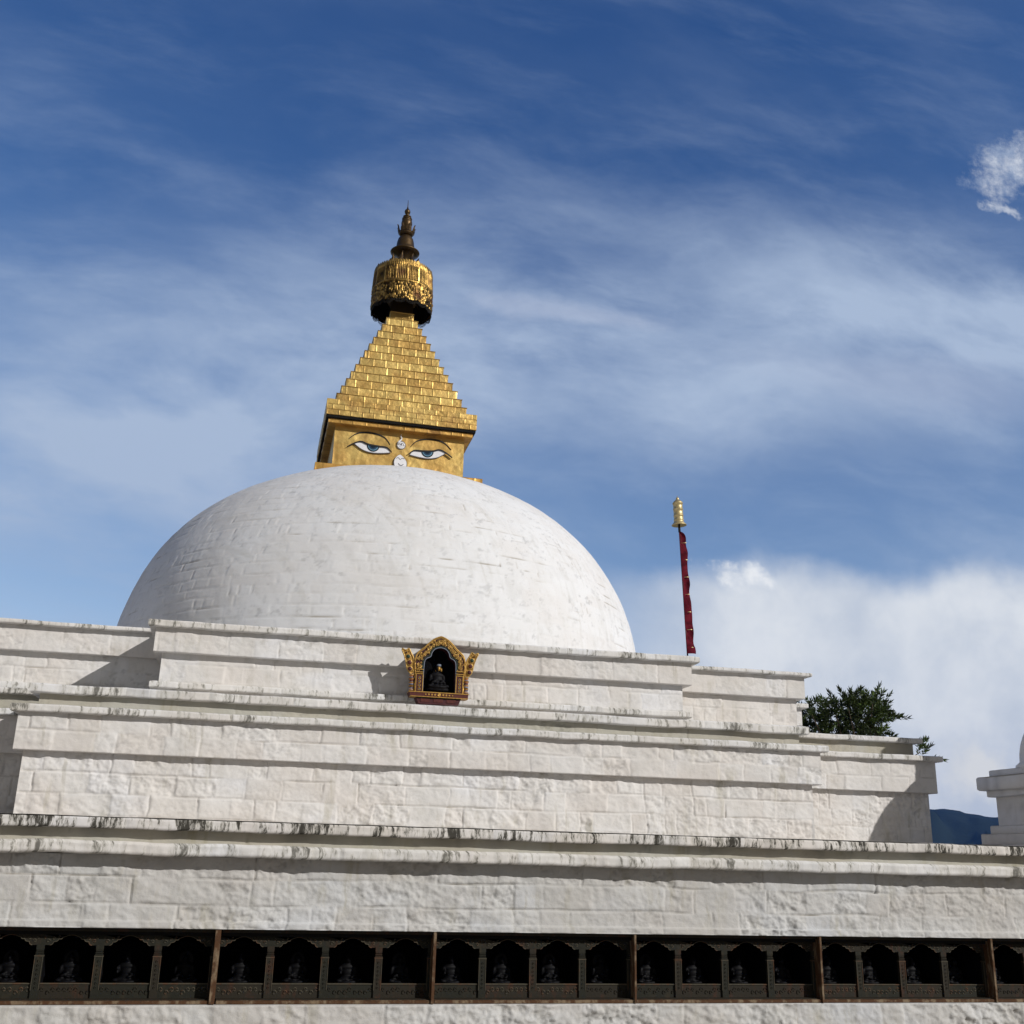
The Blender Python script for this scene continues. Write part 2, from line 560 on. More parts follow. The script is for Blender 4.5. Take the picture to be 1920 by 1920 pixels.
def gold_relief(U, Z, seed=1, eseed=1, courses=None, mw=0.27, phase=0.0, seam=0.005, ch=None):
    cs = np.array(courses)
    ci = np.clip(np.searchsorted(cs, Z) - 1, 0, len(cs) - 2)
    d = np.zeros_like(U); tn = np.zeros_like(U)
    dzl = np.minimum(np.abs(Z - cs[ci]), np.abs(cs[ci + 1] - Z))
    dul = np.ones_like(U)
    for c in range(len(cs) - 1):
        m = ci == c
        if not m.any(): continue
        rc = np.random.RandomState(eseed * 17 + c)
        Uc = (U[m] - U.min()) / mw + phase + 0.5 * (c % 2)
        Uc = Uc + .34 * vnoise(Uc * .8 + eseed * 3.3, Uc * 0 + c * 1.7, 55)
        k = np.floor(Uc).astype(int)
        du = np.minimum(Uc - k, 1 - (Uc - k)) * mw
        dul[m] = du
        tv_ = rc.uniform(-1, 1, 4000)
        tn[m] = tv_[k & 1023]
        d[m] = tv_[(k & 1023) + 1100]
    g = np.maximum(np.exp(-(dul / 0.007) ** 2), 0)
    g2 = np.exp(-(dzl / 0.006) ** 2)
    disp = seam * (1.0 * g - 0.9 * g2) + 0.007 * fbm(U * 6, Z * 7, seed, 4, .6) + 0.003 * d
    C = np.ones(U.shape + (3,)) * (1 + 0.14 * tn[..., None])
    wr = np.clip(0.5 + 1.6 * fbm(U * 2.0, Z * 3.0, seed + 4, 4, .6), 0, 1)[..., None]
    C = C * (1 - .30 * wr * np.array([.7, 1.0, 1.25]))
    C = C * (1 - g2[..., None] * np.array([.45, .55, .62]))
    C = C * (1 + (0.16 if mw > .25 else -.45) * g[..., None])
    return disp, C


# ------------------------------------------------------------------ materials
def new_mat(name):
    m_ = bpy.data.materials.new(name)
    m_.use_nodes = True
    return m_, NT(m_.node_tree)


def finish(t, col, rough=0.8, metal=0.0, bump=None, bstr=0.5, bdist=0.01, spec=0.3, extra=None):
    b = t.n('ShaderNodeBsdfPrincipled')
    for k, v in (('Base Color', col), ('Roughness', rough), ('Metallic', metal), ('Specular IOR Level', spec)):
        if hasattr(v, 'is_linked'):
            t.t.links.new(v, b.inputs[k])
        elif k == 'Base Color':
            b.inputs[k].default_value = (*v[:3], 1)
        else:
            b.inputs[k].default_value = v
    if bump is not None:
        bn = t.n('ShaderNodeBump', {'Height': bump, 'Strength': bstr, 'Distance': bdist})
        t.t.links.new(bn.outputs[0], b.inputs['Normal'])
    o = t.n('ShaderNodeOutputMaterial')
    t.t.links.new(b.outputs[0], o.inputs[0])
    return b


def whitewash(name, base=(0.735, 0.72, 0.705), grime=0.25, streak=0.3, lichen=0.0, scale=1.0, bstr=0.55, weather=0.38):
    m_, t = new_mat(name)
    pos = t.n('ShaderNodeNewGeometry').outputs['Position']
    s = t.n('ShaderNodeSeparateXYZ', {0: pos})
    u = t.m('ADD', s.outputs[0], s.outputs[1])
    tint = t.n('ShaderNodeAttribute', attribute_name='tint').outputs['Color']
    c = t.mix(1.0, base, tint, 'MULTIPLY')
    pt = t.noise(pos, 0.9 * scale, 5, 0.6)
    c = t.mix(t.rng(pt, 0.44, 0.66, 0, 0.55), c, (base[0] * .90, base[1] * .865, base[2] * .82))
    g = t.noise(pos, 5.0 * scale, 8, 0.65)
    c = t.mix(t.rng(g, 0.52, 0.75, 0, grime), c, (0.47, 0.44, 0.38))
    # thin run-off streaks
    uv = t.xyz(t.m('MULTIPLY', u, 8.0), t.m('MULTIPLY', s.outputs[2], 0.9), 0.0)
    st = t.noise(uv, 1.0, 4, 0.6)
    pm = t.noise(t.xyz(t.m('MULTIPLY', u, 0.9), t.m('MULTIPLY', s.outputs[2], 2.2), 3.0), 1.0, 3, 0.5)
    sf = t.m('MULTIPLY', t.rng(st, 0.50, 0.68), t.rng(pm, 0.44, 0.62))
    c = t.mix(t.m('MULTIPLY', sf, streak), c, (0.34, 0.31, 0.21))
    # small dark pocks: the shading of pits put into the colour
    pk = t.noise(t.vm('MULTIPLY', pos, (1.0, 1.0, 1.6)), 24.0, 7, 0.72)
    c = t.mix(t.rng(pk, 0.60, 0.72, 0, 0.42), c, (0.33, 0.31, 0.27))
    # soft grey weathering in tall patches
    wv = t.noise(t.xyz(t.m('MULTIPLY', u, 2.4), t.m('MULTIPLY', s.outputs[2], 1.1), 5.0), 1.0, 6, 0.62)
    c = t.mix(t.rng(wv, 0.50, 0.72, 0, weather), c, (0.50, 0.495, 0.47))
    if lichen > 0:
        lv = t.xyz(t.m('MULTIPLY', u, 24.0), t.m('MULTIPLY', s.outputs[2], 6.0), t.m('MULTIPLY', s.outputs[1], 0.3))
        ln = t.noise(lv, 1.0, 8, 0.74)
        lm = t.noise(t.xyz(t.m('MULTIPLY', u, 2.1), 0.0, 9.0), 1.0, 5, 0.65)
        sumv = t.m('ADD', ln, t.m('MULTIPLY', t.m('SUBTRACT', lm, 0.5), 1.05))
        lf = t.rng(sumv, 0.60 - 0.07 * lichen, 0.72 - 0.07 * lichen)
        c = t.mix(t.rng(sumv, 0.50 - 0.05 * lichen, 0.66 - 0.05 * lichen, 0, 0.50), c, (0.33, 0.315, 0.25))
        c = t.mix(t.m('MULTIPLY', lf, min(1, 0.55 + 0.3 * lichen)), c, (0.060, 0.056, 0.047))
    b1 = t.noise(pos, 55.0, 7, 0.65)
    b2 = t.noise(pos, 14.0, 5, 0.6)
    hgt = t.m('ADD', t.m('MULTIPLY', b1, 0.45), b2)
    finish(t, c, 0.9, 0.0, hgt, bstr, 0.006, 0.15)
    return m_


M = {}
M['wall'] = whitewash('whitewashed_masonry', streak=0.42, grime=0.34)
M['wall_low'] = whitewash('whitewashed_plaster_cool', base=(0.565, 0.565, 0.56), streak=0.45, grime=0.40, weather=0.5, bstr=0.9)
M['band'] = whitewash('whitewashed_band', streak=0.48, grime=0.30)
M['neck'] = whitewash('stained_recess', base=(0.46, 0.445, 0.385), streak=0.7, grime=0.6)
M['ledge'] = whitewash('whitewashed_ledge', base=(0.75, 0.74, 0.725), streak=0.30, grime=0.36, lichen=0.62)
M['ledge_lichen'] = whitewash('lichened_ledge', base=(0.74, 0.71, 0.68), streak=0.35, grime=0.35, lichen=1.5)
M['dome'] = whitewash('whitewashed_dome', base=(0.785, 0.79, 0.80), streak=0.16, grime=0.24, scale=.8, bstr=0.24, weather=0.24)
M['small'] = whitewash('whitewashed_small_stupa', base=(0.72, 0.71, 0.70), streak=0.15, grime=0.25)


def gold_mat(name, base=(0.65, 0.46, 0.155), rough=0.46, metal=0.70, tarn=0.55, use_tint=True, tc=(0.20, 0.10, 0.04)):
    m_, t = new_mat(name)
    pos = t.n('ShaderNodeNewGeometry').outputs['Position']
    c = base
    if use_tint:
        c = t.mix(1.0, base, t.n('ShaderNodeAttribute', attribute_name='tint').outputs['Color'], 'MULTIPLY')
    g1 = t.noise(pos, 3.0, 7, 0.65)
    c = t.mix(t.rng(g1, 0.50, 0.72, 0, tarn), c, tc)
    g2 = t.noise(t.vm('MULTIPLY', pos, (9.0, 9.0, 3.0)), 1.0, 5, 0.6)
    c = t.mix(t.rng(g2, 0.55, 0.75, 0, tarn * 0.7), c, (tc[0] * 1.8, tc[1] * 1.9, tc[2] * 1.6))
    b = t.m('ADD', t.noise(pos, 9.0, 5, 0.6), t.m('MULTIPLY', t.noise(pos, 40.0, 4, 0.6), 0.2))
    finish(t, c, t.rng(g1, 0.3, 0.7, rough - .06, rough + .12), metal, b, 0.35, 0.015, 0.4)
    return m_


M['gold'] = gold_mat('gilded_sheet')
M['gold_trim'] = gold_mat('gilded_trim', base=(0.60, 0.36, 0.10), tarn=0.6, use_tint=True)
M['gold_dark'] = gold_mat('aged_gilt', base=(0.095, 0.060, 0.028), rough=0.42, metal=0.8, tarn=0.6, use_tint=False, tc=(0.05, 0.03, 0.02))
M['gold_drum'] = gold_mat('openwork_gilt', base=(0.42, 0.27, 0.080), rough=0.40, metal=0.85, tarn=0.75, use_tint=True, tc=(0.10, 0.04, 0.02))
M['gold_pale'] = gold_mat('pale_gilt', base=(0.62, 0.50, 0.26), rough=0.45, metal=0.7, tarn=0.2, use_tint=False)


def plain(name, colr, rough=0.6, metal=0.0, var=0.25, vs=12.0, spec=0.3, bstr=0.3):
    m_, t = new_mat(name)
    tc = t.n('ShaderNodeTexCoord').outputs['Object']
    nz = t.noise(tc, vs, 5, 0.6)
    c = t.mix(t.rng(nz, 0.35, 0.7, 0, 1), colr, tuple(x * (1 - var) for x in colr))
    finish(t, c, rough, metal, nz, bstr, 0.004, spec)
    return m_


M['white_paint'] = plain('white_enamel', (0.80, 0.80, 0.83), 0.5, var=0.06)
M['black_paint'] = plain('black_line_paint', (0.018, 0.018, 0.022), 0.5)
M['iris'] = plain('blue_iris_paint', (0.020, 0.055, 0.11), 0.4, var=.1)
M['iris_light'] = plain('pale_blue_paint', (0.13, 0.27, 0.38), 0.4, var=.1)
M['pupil'] = plain('dark_blue_paint', (0.008, 0.018, 0.03), 0.35)
M['grey_line'] = plain('grey_line_paint', (0.22, 0.22, 0.25), 0.5)
M['dark_metal'] = plain('dark_metal', (0.03, 0.028, 0.025), 0.5, 0.4)
M['black_in'] = plain('flat_black', (0.006, 0.006, 0.007), 0.9, spec=.05)  # near-black for niche hollows, canopy inside and shrine back
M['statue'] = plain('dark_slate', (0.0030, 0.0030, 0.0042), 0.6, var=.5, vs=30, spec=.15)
M['statue_black'] = plain('blackened_bronze', (0.007, 0.0065, 0.008), 0.6, var=.3, vs=30, spec=.15)
M['red'] = plain('dark_red_lacquer', (0.105, 0.024, 0.018), 0.5, var=.4, vs=40)
M['maroon'] = plain('maroon_lacquer', (0.075, 0.018, 0.020), 0.5, var=.4, vs=40)
M['green'] = plain('dark_green_paint', (0.028, 0.055, 0.035), 0.5, vs=40)
M['bluegrey'] = plain('blue_grey_paint', (0.22, 0.25, 0.31), 0.5, vs=40)
M['gold_paint'] = plain('gold_paint', (0.62, 0.36, 0.09), 0.42, 0.45, var=.45, vs=60)
M['gold_bright'] = plain('bright_gold_paint', (0.70, 0.44, 0.13), 0.4, 0.45, var=.5, vs=70)
M['orange'] = plain('orange_paint', (0.52, 0.20, 0.08), 0.5, var=.3, vs=50)
M['cloth'] = plain('dark_red_cloth', (0.135, 0.010, 0.021), 0.85, var=.55, vs=9.0, spec=.1)


def wood(name, base, worn, amt, sc=1.0):
    m_, t = new_mat(name)
    pos = t.n('ShaderNodeNewGeometry').outputs['Position']
    g = t.noise(t.vm('MULTIPLY', pos, (4.0, 8.0, 2.0)), 3.0 * sc, 5, 0.6)
    c = t.mix(t.rng(g, 0.62 - amt * .3, 0.80 - amt * .3), base, worn)
    g2 = t.noise(pos, 45.0, 5, 0.7)
    c = t.mix(t.rng(g2, 0.5, 0.72, 0, .5), c, (0.015, 0.014, 0.012))
    finish(t, c, 0.7, 0, g2, 0.6, 0.005, 0.2)
    return m_


M['wood'] = wood('dark_carved_wood', (0.025, 0.021, 0.014), (0.048, 0.024, 0.014), 0.4)
M['wood_green'] = wood('carved_wood_green', (0.019, 0.019, 0.013), (0.034, 0.028, 0.017), 0.4)
M['wood_edge'] = wood('worn_painted_edge', (0.075, 0.066, 0.046), (0.11, 0.055, 0.03), 0.5)
M['wood_rust'] = wood('worn_orange_wood', (0.085, 0.040, 0.018), (0.22, 0.16, 0.10), 0.55)
M['dark_wood_shade'] = plain('black_wood_shade', (0.012, 0.011, 0.010), 0.8, spec=.1)  # lintel wood, and the painted shade of the eave soffit


def ground_mat():
    m_, t = new_mat('paved_ground')
    pos = t.n('ShaderNodeNewGeometry').outputs['Position']
    br = t.n('ShaderNodeTexBrick', {'Vector': pos, 'Color1': (.31, .28, .235, 1), 'Color2': (.26, .235, .195, 1),
                                    'Mortar': (.14, .13, .12, 1), 'Scale': 1.0, 'Mortar Size': .012,
                                    'Brick Width': .9, 'Row Height': .6})
    near = t.n('ShaderNodeVectorMath', {0: pos, 1: (2, 12, 0)}, operation='DISTANCE').outputs['Value']
    g = t.noise(pos, 0.6, 8, 0.6)
    c = t.mix(t.rng(near, 32, 34), br.outputs[0], t.mix(g, (0.05, 0.075, 0.025), (0.11, 0.12, 0.05)))
    finish(t, c, 0.95, 0, t.noise(pos, 20, 5, .6), .4, .01, .1)
    return m_


M['ground'] = ground_mat()


def hill_mat():
    m_, t = new_mat('forested_hill')
    pos = t.n('ShaderNodeNewGeometry').outputs['Position']
    g = t.noise(pos, 0.02, 8, 0.65)
    c = t.mix(g, (0.010, 0.018, 0.014), (0.020, 0.030, 0.022))
    finish(t, c, 0.95, 0, g, .6, 8.0, .05)
    return m_


M['hill'] = hill_mat()


def leaf_mat():
    m_, t = new_mat('dark_leaves')
    tint = t.n('ShaderNodeAttribute', attribute_name='tint').outputs['Color']
    c = t.mix(1.0, (0.052, 0.082, 0.022), tint, 'MULTIPLY')
    b = finish(t, c, 0.5, 0, None, spec=.3)
    return m_


M['leaf'] = leaf_mat()
M['bark'] = plain('bark', (0.10, 0.075, 0.05), 0.9, var=.5, vs=20)

# ------------------------------------------------------------------ the setting
gm = bmesh.new()
S = 30000.0
gs = 24
pts = {}
for i in range(gs + 1):
    for j in range(gs + 1):
        a = (i / gs * 2 - 1); b = (j / gs * 2 - 1)
        pts[i, j] = gm.verts.new((math.copysign(abs(a) ** 3, a) * S, math.copysign(abs(b) ** 3, b) * S, 0))
for i in range(gs):
    for j in range(gs):
        gm.faces.new((pts[i, j], pts[i + 1, j], pts[i + 1, j + 1], pts[i, j + 1]))
tag(from_bm('ground', gm, M['ground']), kind='structure')


def make_hills():
    # a ring segment of forested mountains about 2.6 km off, ridge some 3.5 degrees above the horizon
    na, nr = 620, 16
    az = np.linspace(R(-60), R(75), na)
    P = np.zeros((na, nr, 3))
    deg = np.degrees(az)
    ridge = 2.75 + 0.35 * np.sin(deg * .23 + 1.0) + 0.9 * fbm(deg * 0.11, deg * 0, 3, 4) + 0.10 * fbm(deg * 1.7, deg * 0 + 2, 5, 4, .7)
    # a shallow saddle where the hill shows beside the stupa
    ridge += 0.30 * np.exp(-((deg - 34.4) / 1.1) ** 2) - 0.05 * np.exp(-((deg - 36.0) / .6) ** 2)
    ridge = np.where((deg > 32) & (deg < 39), 2.50 + (ridge - ridge[(deg > 32) & (deg < 39)].mean()) * .55 + 0.05, ridge)
    fine = 0.035 * np.random.RandomState(4).rand(na)
    for k in range(nr):
        f = k / (nr - 1)
        rad = 1700 + 1100 * f
        el = np.tan(np.radians(ridge + fine * (k >= nr - 3))) * 2800
        h = el * f ** 1.1 + 60 * fbm(deg * .8, deg * 0 + f * 6, 9, 4) * f * (1 - f) * 3
        P[:, k, 0] = np.sin(az) * rad; P[:, k, 1] = np.cos(az) * rad
        P[:, k, 2] = h - (20 if k == 0 else 0)
    back = P[:, -1:, :].copy(); back[:, :, :2] *= 1.35; back[:, :, 2] = -20
    P = np.concatenate([P, back], 1)
    P = P[::-1]
    P[:, :, 2] += 1.6
    o = grid_mesh('hills', [(P, None, False)], M['hill'], None, True)
    tag(o, kind='structure')


make_hills()

# ------------------------------------------------------------------ the great stupa
CX, CY = 2.26, 21.0


def cross(w1, d1, w2, d2, side=None):
    """redented square: arms (half width w1, reach d1) and corner blocks (w2, d2); CCW from front"""
    q = [(w1, -d1), (w1, -d2), (w2, -d2), (w2, -w1), (d1, -w1)]
    pts_ = []
    a = [(-w1, -d1)] + q                                  # front
    pts_ += a
    pts_ += [(d1, w1), (w2, w1), (w2, d2), (w1, d2), (w1, d1)]
    pts_ += [(-w1, d1), (-w1, d2), (-w2, d2), (-w2, w1), (-d1, w1)]
    pts_ += [(-d1, -w1), (-w2, -w1), (-w2, -d2), (-w1, -d2)]
    return [(CX + x, CY + y) for x, y in pts_]


def square(h, cx=CX, cy=CY):
    return [(cx - h, cy - h), (cx + h, cy - h), (cx + h, cy + h), (cx - h, cy + h)]


stupa = empty('great_stupa', (CX, CY, 0))
tag(stupa, 'great whitewashed stupa with round dome on stepped masonry terraces and gilded eyed tower on top', 'stupa')

E = EYE


def slab_prof(o, z0, z1, oi, c=0.012):
    return [(oi, z0), (o - c, z0), (o, z0 + c), (o, z1 - c), (o - c, z1), (oi, z1)]


# --- lower terrace: one big square plinth, wall face 10.2 m from the axis
H1 = 10.2
P1 = square(H1)
NZ0, NZ1 = E - 1.302, E - 0.675
t1 = ring('lower_terrace', P1, [(-.45, NZ1), (0.018, NZ1), (0.020, NZ1 + .002), (0.020, NZ1 + .055), (0.0, NZ1 + .062), (0.0, E - .057)], 'stone',
          M['wall_low'], stupa, 0.0115, 3, ch=0.21, mw=0.40, amp=0.017, jdep=0.020, jw=0.008, rough=1.45)
ring('lower_wall', P1, [(.03, 0.0), (0.02, NZ0 - .01), (0.0, NZ0), (-.45, NZ0)], 'stone', M['wall_low'], t1, 0.013, 4, ch=0.30, mw=0.5, amp=0.024, jdep=0.016, jw=.012, rough=1.5)
ring('cornice', P1, slab_prof(0.18, E - .057, E + .057, -.1, .02), 'slab', M['ledge'], t1, 0.018, 5, amp=0.009, mw=0.42)
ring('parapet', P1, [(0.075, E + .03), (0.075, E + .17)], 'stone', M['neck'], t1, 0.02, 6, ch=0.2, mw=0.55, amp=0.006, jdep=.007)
ring('ledge', P1, slab_prof(0.20, E + .163, E + .262, -.1, .012), 'slab', M['ledge_lichen'], t1, 0.018, 7, amp=0.007, mw=0.35, cap=E + .258)
ring('coping', P1, [(0.10, E + .2585), (0.196, E + .2585), (0.197, E + .265), (0.10, E + .267)], 'slab', M['dark_metal'], t1, 0.03, 8, amp=0.0022, mw=1.3)

# --- middle terrace
P2 = cross(4.64, 8.23, 7.06, 7.06)
P2b = cross(4.595, 8.05, 6.95, 6.95)
t2 = ring('middle_terrace', P2, [(0, E + .20), (0, E + 1.05)], 'stone', M['wall'], stupa, 0.0115, 11, ch=0.232, mw=0.29, amp=0.017, jdep=.022, jw=.0068, rough=1.25, courses=[E + .10, E + .315, E + .545, E + .765, E + 1.06])


def split_level(name, poly_front, dz_block, prof, style, mat, par, res, seed, cap=None, **kw):
    """one course round the redented plan; the corner blocks sit dz_block higher than the arms"""
    return ring(name, poly_front, prof, style, mat, par, res, seed, cap=cap, **kw)


# arms and corner blocks carry their own bands so the two levels can differ a little, as in the wall itself
def arm_poly(w1, d1):
    return [[(CX - w1, CY - d1), (CX + w1, CY - d1), (CX + w1, CY + d1), (CX - w1, CY + d1)],
            [(CX - d1, CY - w1), (CX + d1, CY - w1), (CX + d1, CY + w1), (CX - d1, CY + w1)]]


def tier(prefix, w1, d1, w2, d2, parent, levels, base_seed):
    """levels: list of (name, outset, arm z0, z1, block z0, z1, style, mat, kw)"""
    for n_, (nm, o, az0, az1, bz0, bz1, oi, style, mat, kw) in enumerate(levels):
        parts = []
        sd = base_seed + n_ * 5
        polys = [(arm_poly(w1, d1)[0], az0, az1), (arm_poly(w1, d1)[1], az0, az1),
                 ([(CX - w2, CY - d2), (CX + w2, CY - d2), (CX + w2, CY + d2), (CX - w2, CY + d2)], bz0, bz1)]
        for k, (pl, z0, z1) in enumerate(polys):
            # three crossing slabs: heights differ by a few millimetres so that no faces coincide
            e = 0.003 * k
            pr = slab_prof(o, z0 + e, z1 - e, oi) if style == 'slab' else [(oi, z0 + e), (o, z0 + e), (o, z1 + e)]
            parts += ring_parts(pl, pr, style, 0.0125, sd + k, **kw)
            if style == 'slab' and kw.get('cap', True):
                x0, y0 = pl[0]; x1, y1 = pl[2]
                zc = z1 - e - .003
                g = np.array([[[x0, y0, zc], [x0, y1, zc]], [[x1, y0, zc], [x1, y1, zc]]], float)
                parts.append((g, np.ones_like(g) * .9, False))
        grid_mesh(nm, parts, mat, parent, True)


SL = dict(amp=0.006, mw=0.5)
tier('m', 4.64, 8.23, 7.06, 7.06, t2, [
    ('band', 0.09, E + .976, E + 1.385, E + 1.010, E + 1.45, -.1, 'stone', M['band'], dict(ch=0.2, mw=0.34, amp=0.014, jdep=.018, jw=.0070, rough=1.1)),
    ('ledge', 0.17, E + 1.373, E + 1.454, E + 1.439, E + 1.527, -.1, 'slab', M['ledge'], SL),
], 20)
tier('p', 4.595, 8.04, 6.95, 6.95, t2, [
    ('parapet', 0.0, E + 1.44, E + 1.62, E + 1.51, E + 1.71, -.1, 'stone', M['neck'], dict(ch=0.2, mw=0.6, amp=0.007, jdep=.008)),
    ('coping', 0.10, E + 1.612, E + 1.712, E + 1.702, E + 1.787, -.1, 'slab', M['ledge'], SL),
], 40)

# --- upper terrace
P3 = cross(3.45, 6.95, 5.66, 6.0)
t3 = ring('upper_terrace', P3, [(0, E + 1.60), (0, E + 2.40)], 'stone', M['wall'], stupa, 0.013, 51, ch=0.2, mw=0.32, amp=0.011, jdep=.016, jw=.0072)
tier('u', 3.45, 6.95, 5.66, 6.0, t3, [
    ('footing', 0.10, E + 1.885, E + 1.965, E + 1.885, E + 1.99, -.1, 'slab', M['ledge'], SL),
    ('band', 0.10, E + 2.33, E + 2.64, E + 2.385, E + 2.72, -.1, 'stone', M['band'], dict(ch=0.35, mw=0.38, amp=0.010, jdep=.014, jw=.0070)),
    ('ledge', 0.19, E + 2.63, E + 2.715, E + 2.71, E + 2.78, -.1, 'slab', M['ledge'], SL),
], 60)


# --- dome
def make_dome():
    xc, yc, zc, r, h, n = 2.31, CY, E + 2.675, 5.01, 4.468, 2.30
    ph = np.linspace(0, 1, 900) * (math.pi / 2)
    rho = r * np.cos(ph) ** (2 / n); z = h * np.sin(ph) ** (2 / n)
    s = np.concatenate([[0], np.cumsum(np.hypot(np.diff(rho), np.diff(z)))])
    total = s[-1]
    ss = np.arange(-0.6, total * 0.985, 0.022)
    rr = np.interp(ss, s, rho); zz = np.where(ss < 0, ss, np.interp(ss, s, z))
    rr = np.where(ss < 0, r, rr)
    dr = np.gradient(rr, ss); dz = np.gradient(zz, ss)
    na = 1300
    th = np.linspace(0, 2 * math.pi, na, endpoint=False)
    U = th[:, None] * r + 0 * ss[None, :]; Z = 0 * U + ss[None, :]
    disp, C = relief(U, Z, 0.19, 0.34, 71, 72, amp=0.0065, jdep=0.012, jw=0.011, rough=0.55, tint=0.40)
    disp = disp + 0.035 * fbm(U * .5, Z * .6, 77, 3)
    disp *= np.clip(rr[None, :] / r, 0.25, 1)
    # close the seam at the back
    k = np.clip(np.minimum(th, 2 * math.pi - th) / .05, 0, 1)[:, None]
    th2 = th + math.pi / 2
    R_ = rr[None, :] + disp * k * dz[None, :]
    X = xc + R_ * np.cos(th2)[:, None]; Y = yc + R_ * np.sin(th2)[:, None]
    Zw = zc + zz[None, :] - disp * k * dr[None, :]
    # small top cap ring is under the tower base
    grid_mesh('dome', [(np.stack([X, Y, Zw + 0 * X], -1), C, True)], M['dome'], stupa, True)


make_dome()


# --- gilded tower (harmika)
def gold_box(name, half, z0, z1, courses, mat, parent, seed, o_in=-.15, mw=.27, phase=0., cap=True, seam=.005, plain_face=False, res=.02):
    pr = [(o_in, z0), (-.004, z0), (0, z0 + .004), (0, z1 - .004), (-.004, z1), (o_in, z1)]
    o = ring(name, square(half), pr, 'gold', mat, parent, res, seed, courses=courses, mw=mw, phase=phase, seam=seam,
             cap=(z1 - .003) if cap else None, smooth=False)
    return o


FH = 1.27
FY = CY - FH                                                # front plane of the face
harm = gold_box('tower', FH, E + 6.8, E + 7.95, [E + 6.7, E + 8.1], M['gold'], stupa, 81, mw=50, phase=.3, seam=.003)
gold_box('tower_base', 1.60, E + 6.55, E + 6.975, [E + 6.5, E + 6.83, E + 7.1], M['gold_trim'], harm, 82, mw=.4)
gold_box('tower_base', 1.44, E + 6.9, E + 7.03, [E + 6.8, E + 7.1], M['gold_trim'], harm, 83, mw=.4)
gold_box('cornice', 1.412, E + 7.875, E + 7.965, [E + 7.85, E + 8.01], M['gold_trim'], harm, 84, mw=.24, res=.012)
gold_box('eave', 1.47, E + 8.02, E + 8.345, [E + 7.95, E + 8.125, E + 8.235, E + 8.4], M['gold'], harm, 85, mw=.235, res=.009)
# soffit between eave and cornice; its black stands for the shade under the eave
bm = bmesh.new(); box(bm, CX - 1.455, CX + 1.455, CY - 1.455, CY + 1.455, E + 7.968, E + 8.018)
from_bm('soffit', bm, M['dark_wood_shade'], harm)

eye_lid = [(-0.40, .02), (-0.335, .085), (-0.245, .105), (-0.09, .108), (0.10, .128), (0.225, .168), (0.345, .13), (0.47, .035)]
eye_lower = [(0.345, .10), (0.205, .012), (0.03, -.030), (-0.17, -.022), (-0.30, -.004), (-0.345, .004)]


def face_eye(sg):
    cx = CX + 0.012 + sg * 0.535
    z = E + 7.425
    bm = bmesh.new()

    def mir(p): return [(sg * a, b) for a, b in p]
    top = spline([(-0.345, .004), (-0.30, .06), (-0.24, .090), (-0.09, .095), (0.10, .115), (0.22, .150), (0.30, .135), (0.345, .105)], 5)
    low = spline(eye_lower, 5)
    plate(bm, mir(top[:-1] + low[:-1]), FY - .030, .028, 0, cx, z)
    # iris: rings cut by the upper lid
    def half_disc(r_, c0, mi, y):
        pts_ = []
        for k in range(25):
            a = math.pi + math.pi * k / 24
            pts_.append((c0[0] + r_ * math.cos(a), c0[1] + r_ * math.sin(a)))
        # the lid closes the disc
        pts_ = [(a, b) for a, b in pts_] + [(c0[0] + r_, c0[1] + .006), (c0[0] - r_, c0[1] - .004)]
        plate(bm, mir(pts_), y, .004, mi, cx, z)
    c0 = (-.005, .104)
    half_disc(.122, c0, 1, FY - .034)
    half_disc(.100, c0, 3, FY - .0375)
    half_disc(.080, c0, 2, FY - .041)
    half_disc(.050, c0, 1, FY - .0445)
    ribbon_plate(bm, mir(spline([(-0.37, .01), (-0.30, .075), (-0.235, .100), (-0.09, .103), (0.10, .123), (0.225, .163), (0.345, .125), (0.49, .03)], 6)),
                 .021, FY - .050, .030, 4, cx, z, lambda t_: .5 + .9 * math.sin(math.pi * min(1, t_ * .93 + .05)))
    ribbon_plate(bm, mir(spline([(0.36, .11), (0.205, .008), (0.03, -.036), (-0.17, -.028), (-0.345, .0)], 6)), .010, FY - .034, .020, 5, cx, z)
    from_bm('eye', bm, [M['white_paint'], M['pupil'], M['iris'], M['iris_light'], M['black_paint'], M['grey_line']], harm)
    bm = bmesh.new()
    br = spline([(-0.335, .175), (-0.215, .31), (-.01, .372), (.21, .368), (0.345, .315), (0.47, .205)], 6)
    ribbon_plate(bm, mir(br), .020, FY - .014, .016, 0, cx, z, lambda t_: .35 + .9 * math.sin(math.pi * t_))
    from_bm('eyebrow', bm, M['black_paint'], harm)


face_eye(1); face_eye(-1)
# forehead curl
bm = bmesh.new()
cz = E + 7.60
sp_ = [(0.0, .235), (-.012, .19), (.012, .15), (-.012, .11), (-.040, .075)]
cur = []
for k in range(34):
    a = math.pi * .78 + k / 33 * math.pi * 3.6
    rr_ = .078 * (1 - .80 * k / 33)
    cur.append((rr_ * math.cos(a) + .008, rr_ * math.sin(a) + .012))
path = spline(sp_ + [cur[0]], 5) + cur[1:]
for i_ in range(1):
    pts3 = [(CX + .018 + a, FY - .018, cz + b) for a, b in path]
    tube(bm, pts3, .019, 8, 0, lambda t_: .35 + .75 * min(1, t_ * 3) - .25 * t_)
plate(bm, [(.008 + .088 * math.cos(a_), .012 + .088 * math.sin(a_)) for a_ in [2 * math.pi * k / 28 for k in range(28)]], FY - .010, .009, 1, CX + .018, cz)
from_bm('forehead_curl', bm, [M['white_paint'], M['grey_line']], harm)
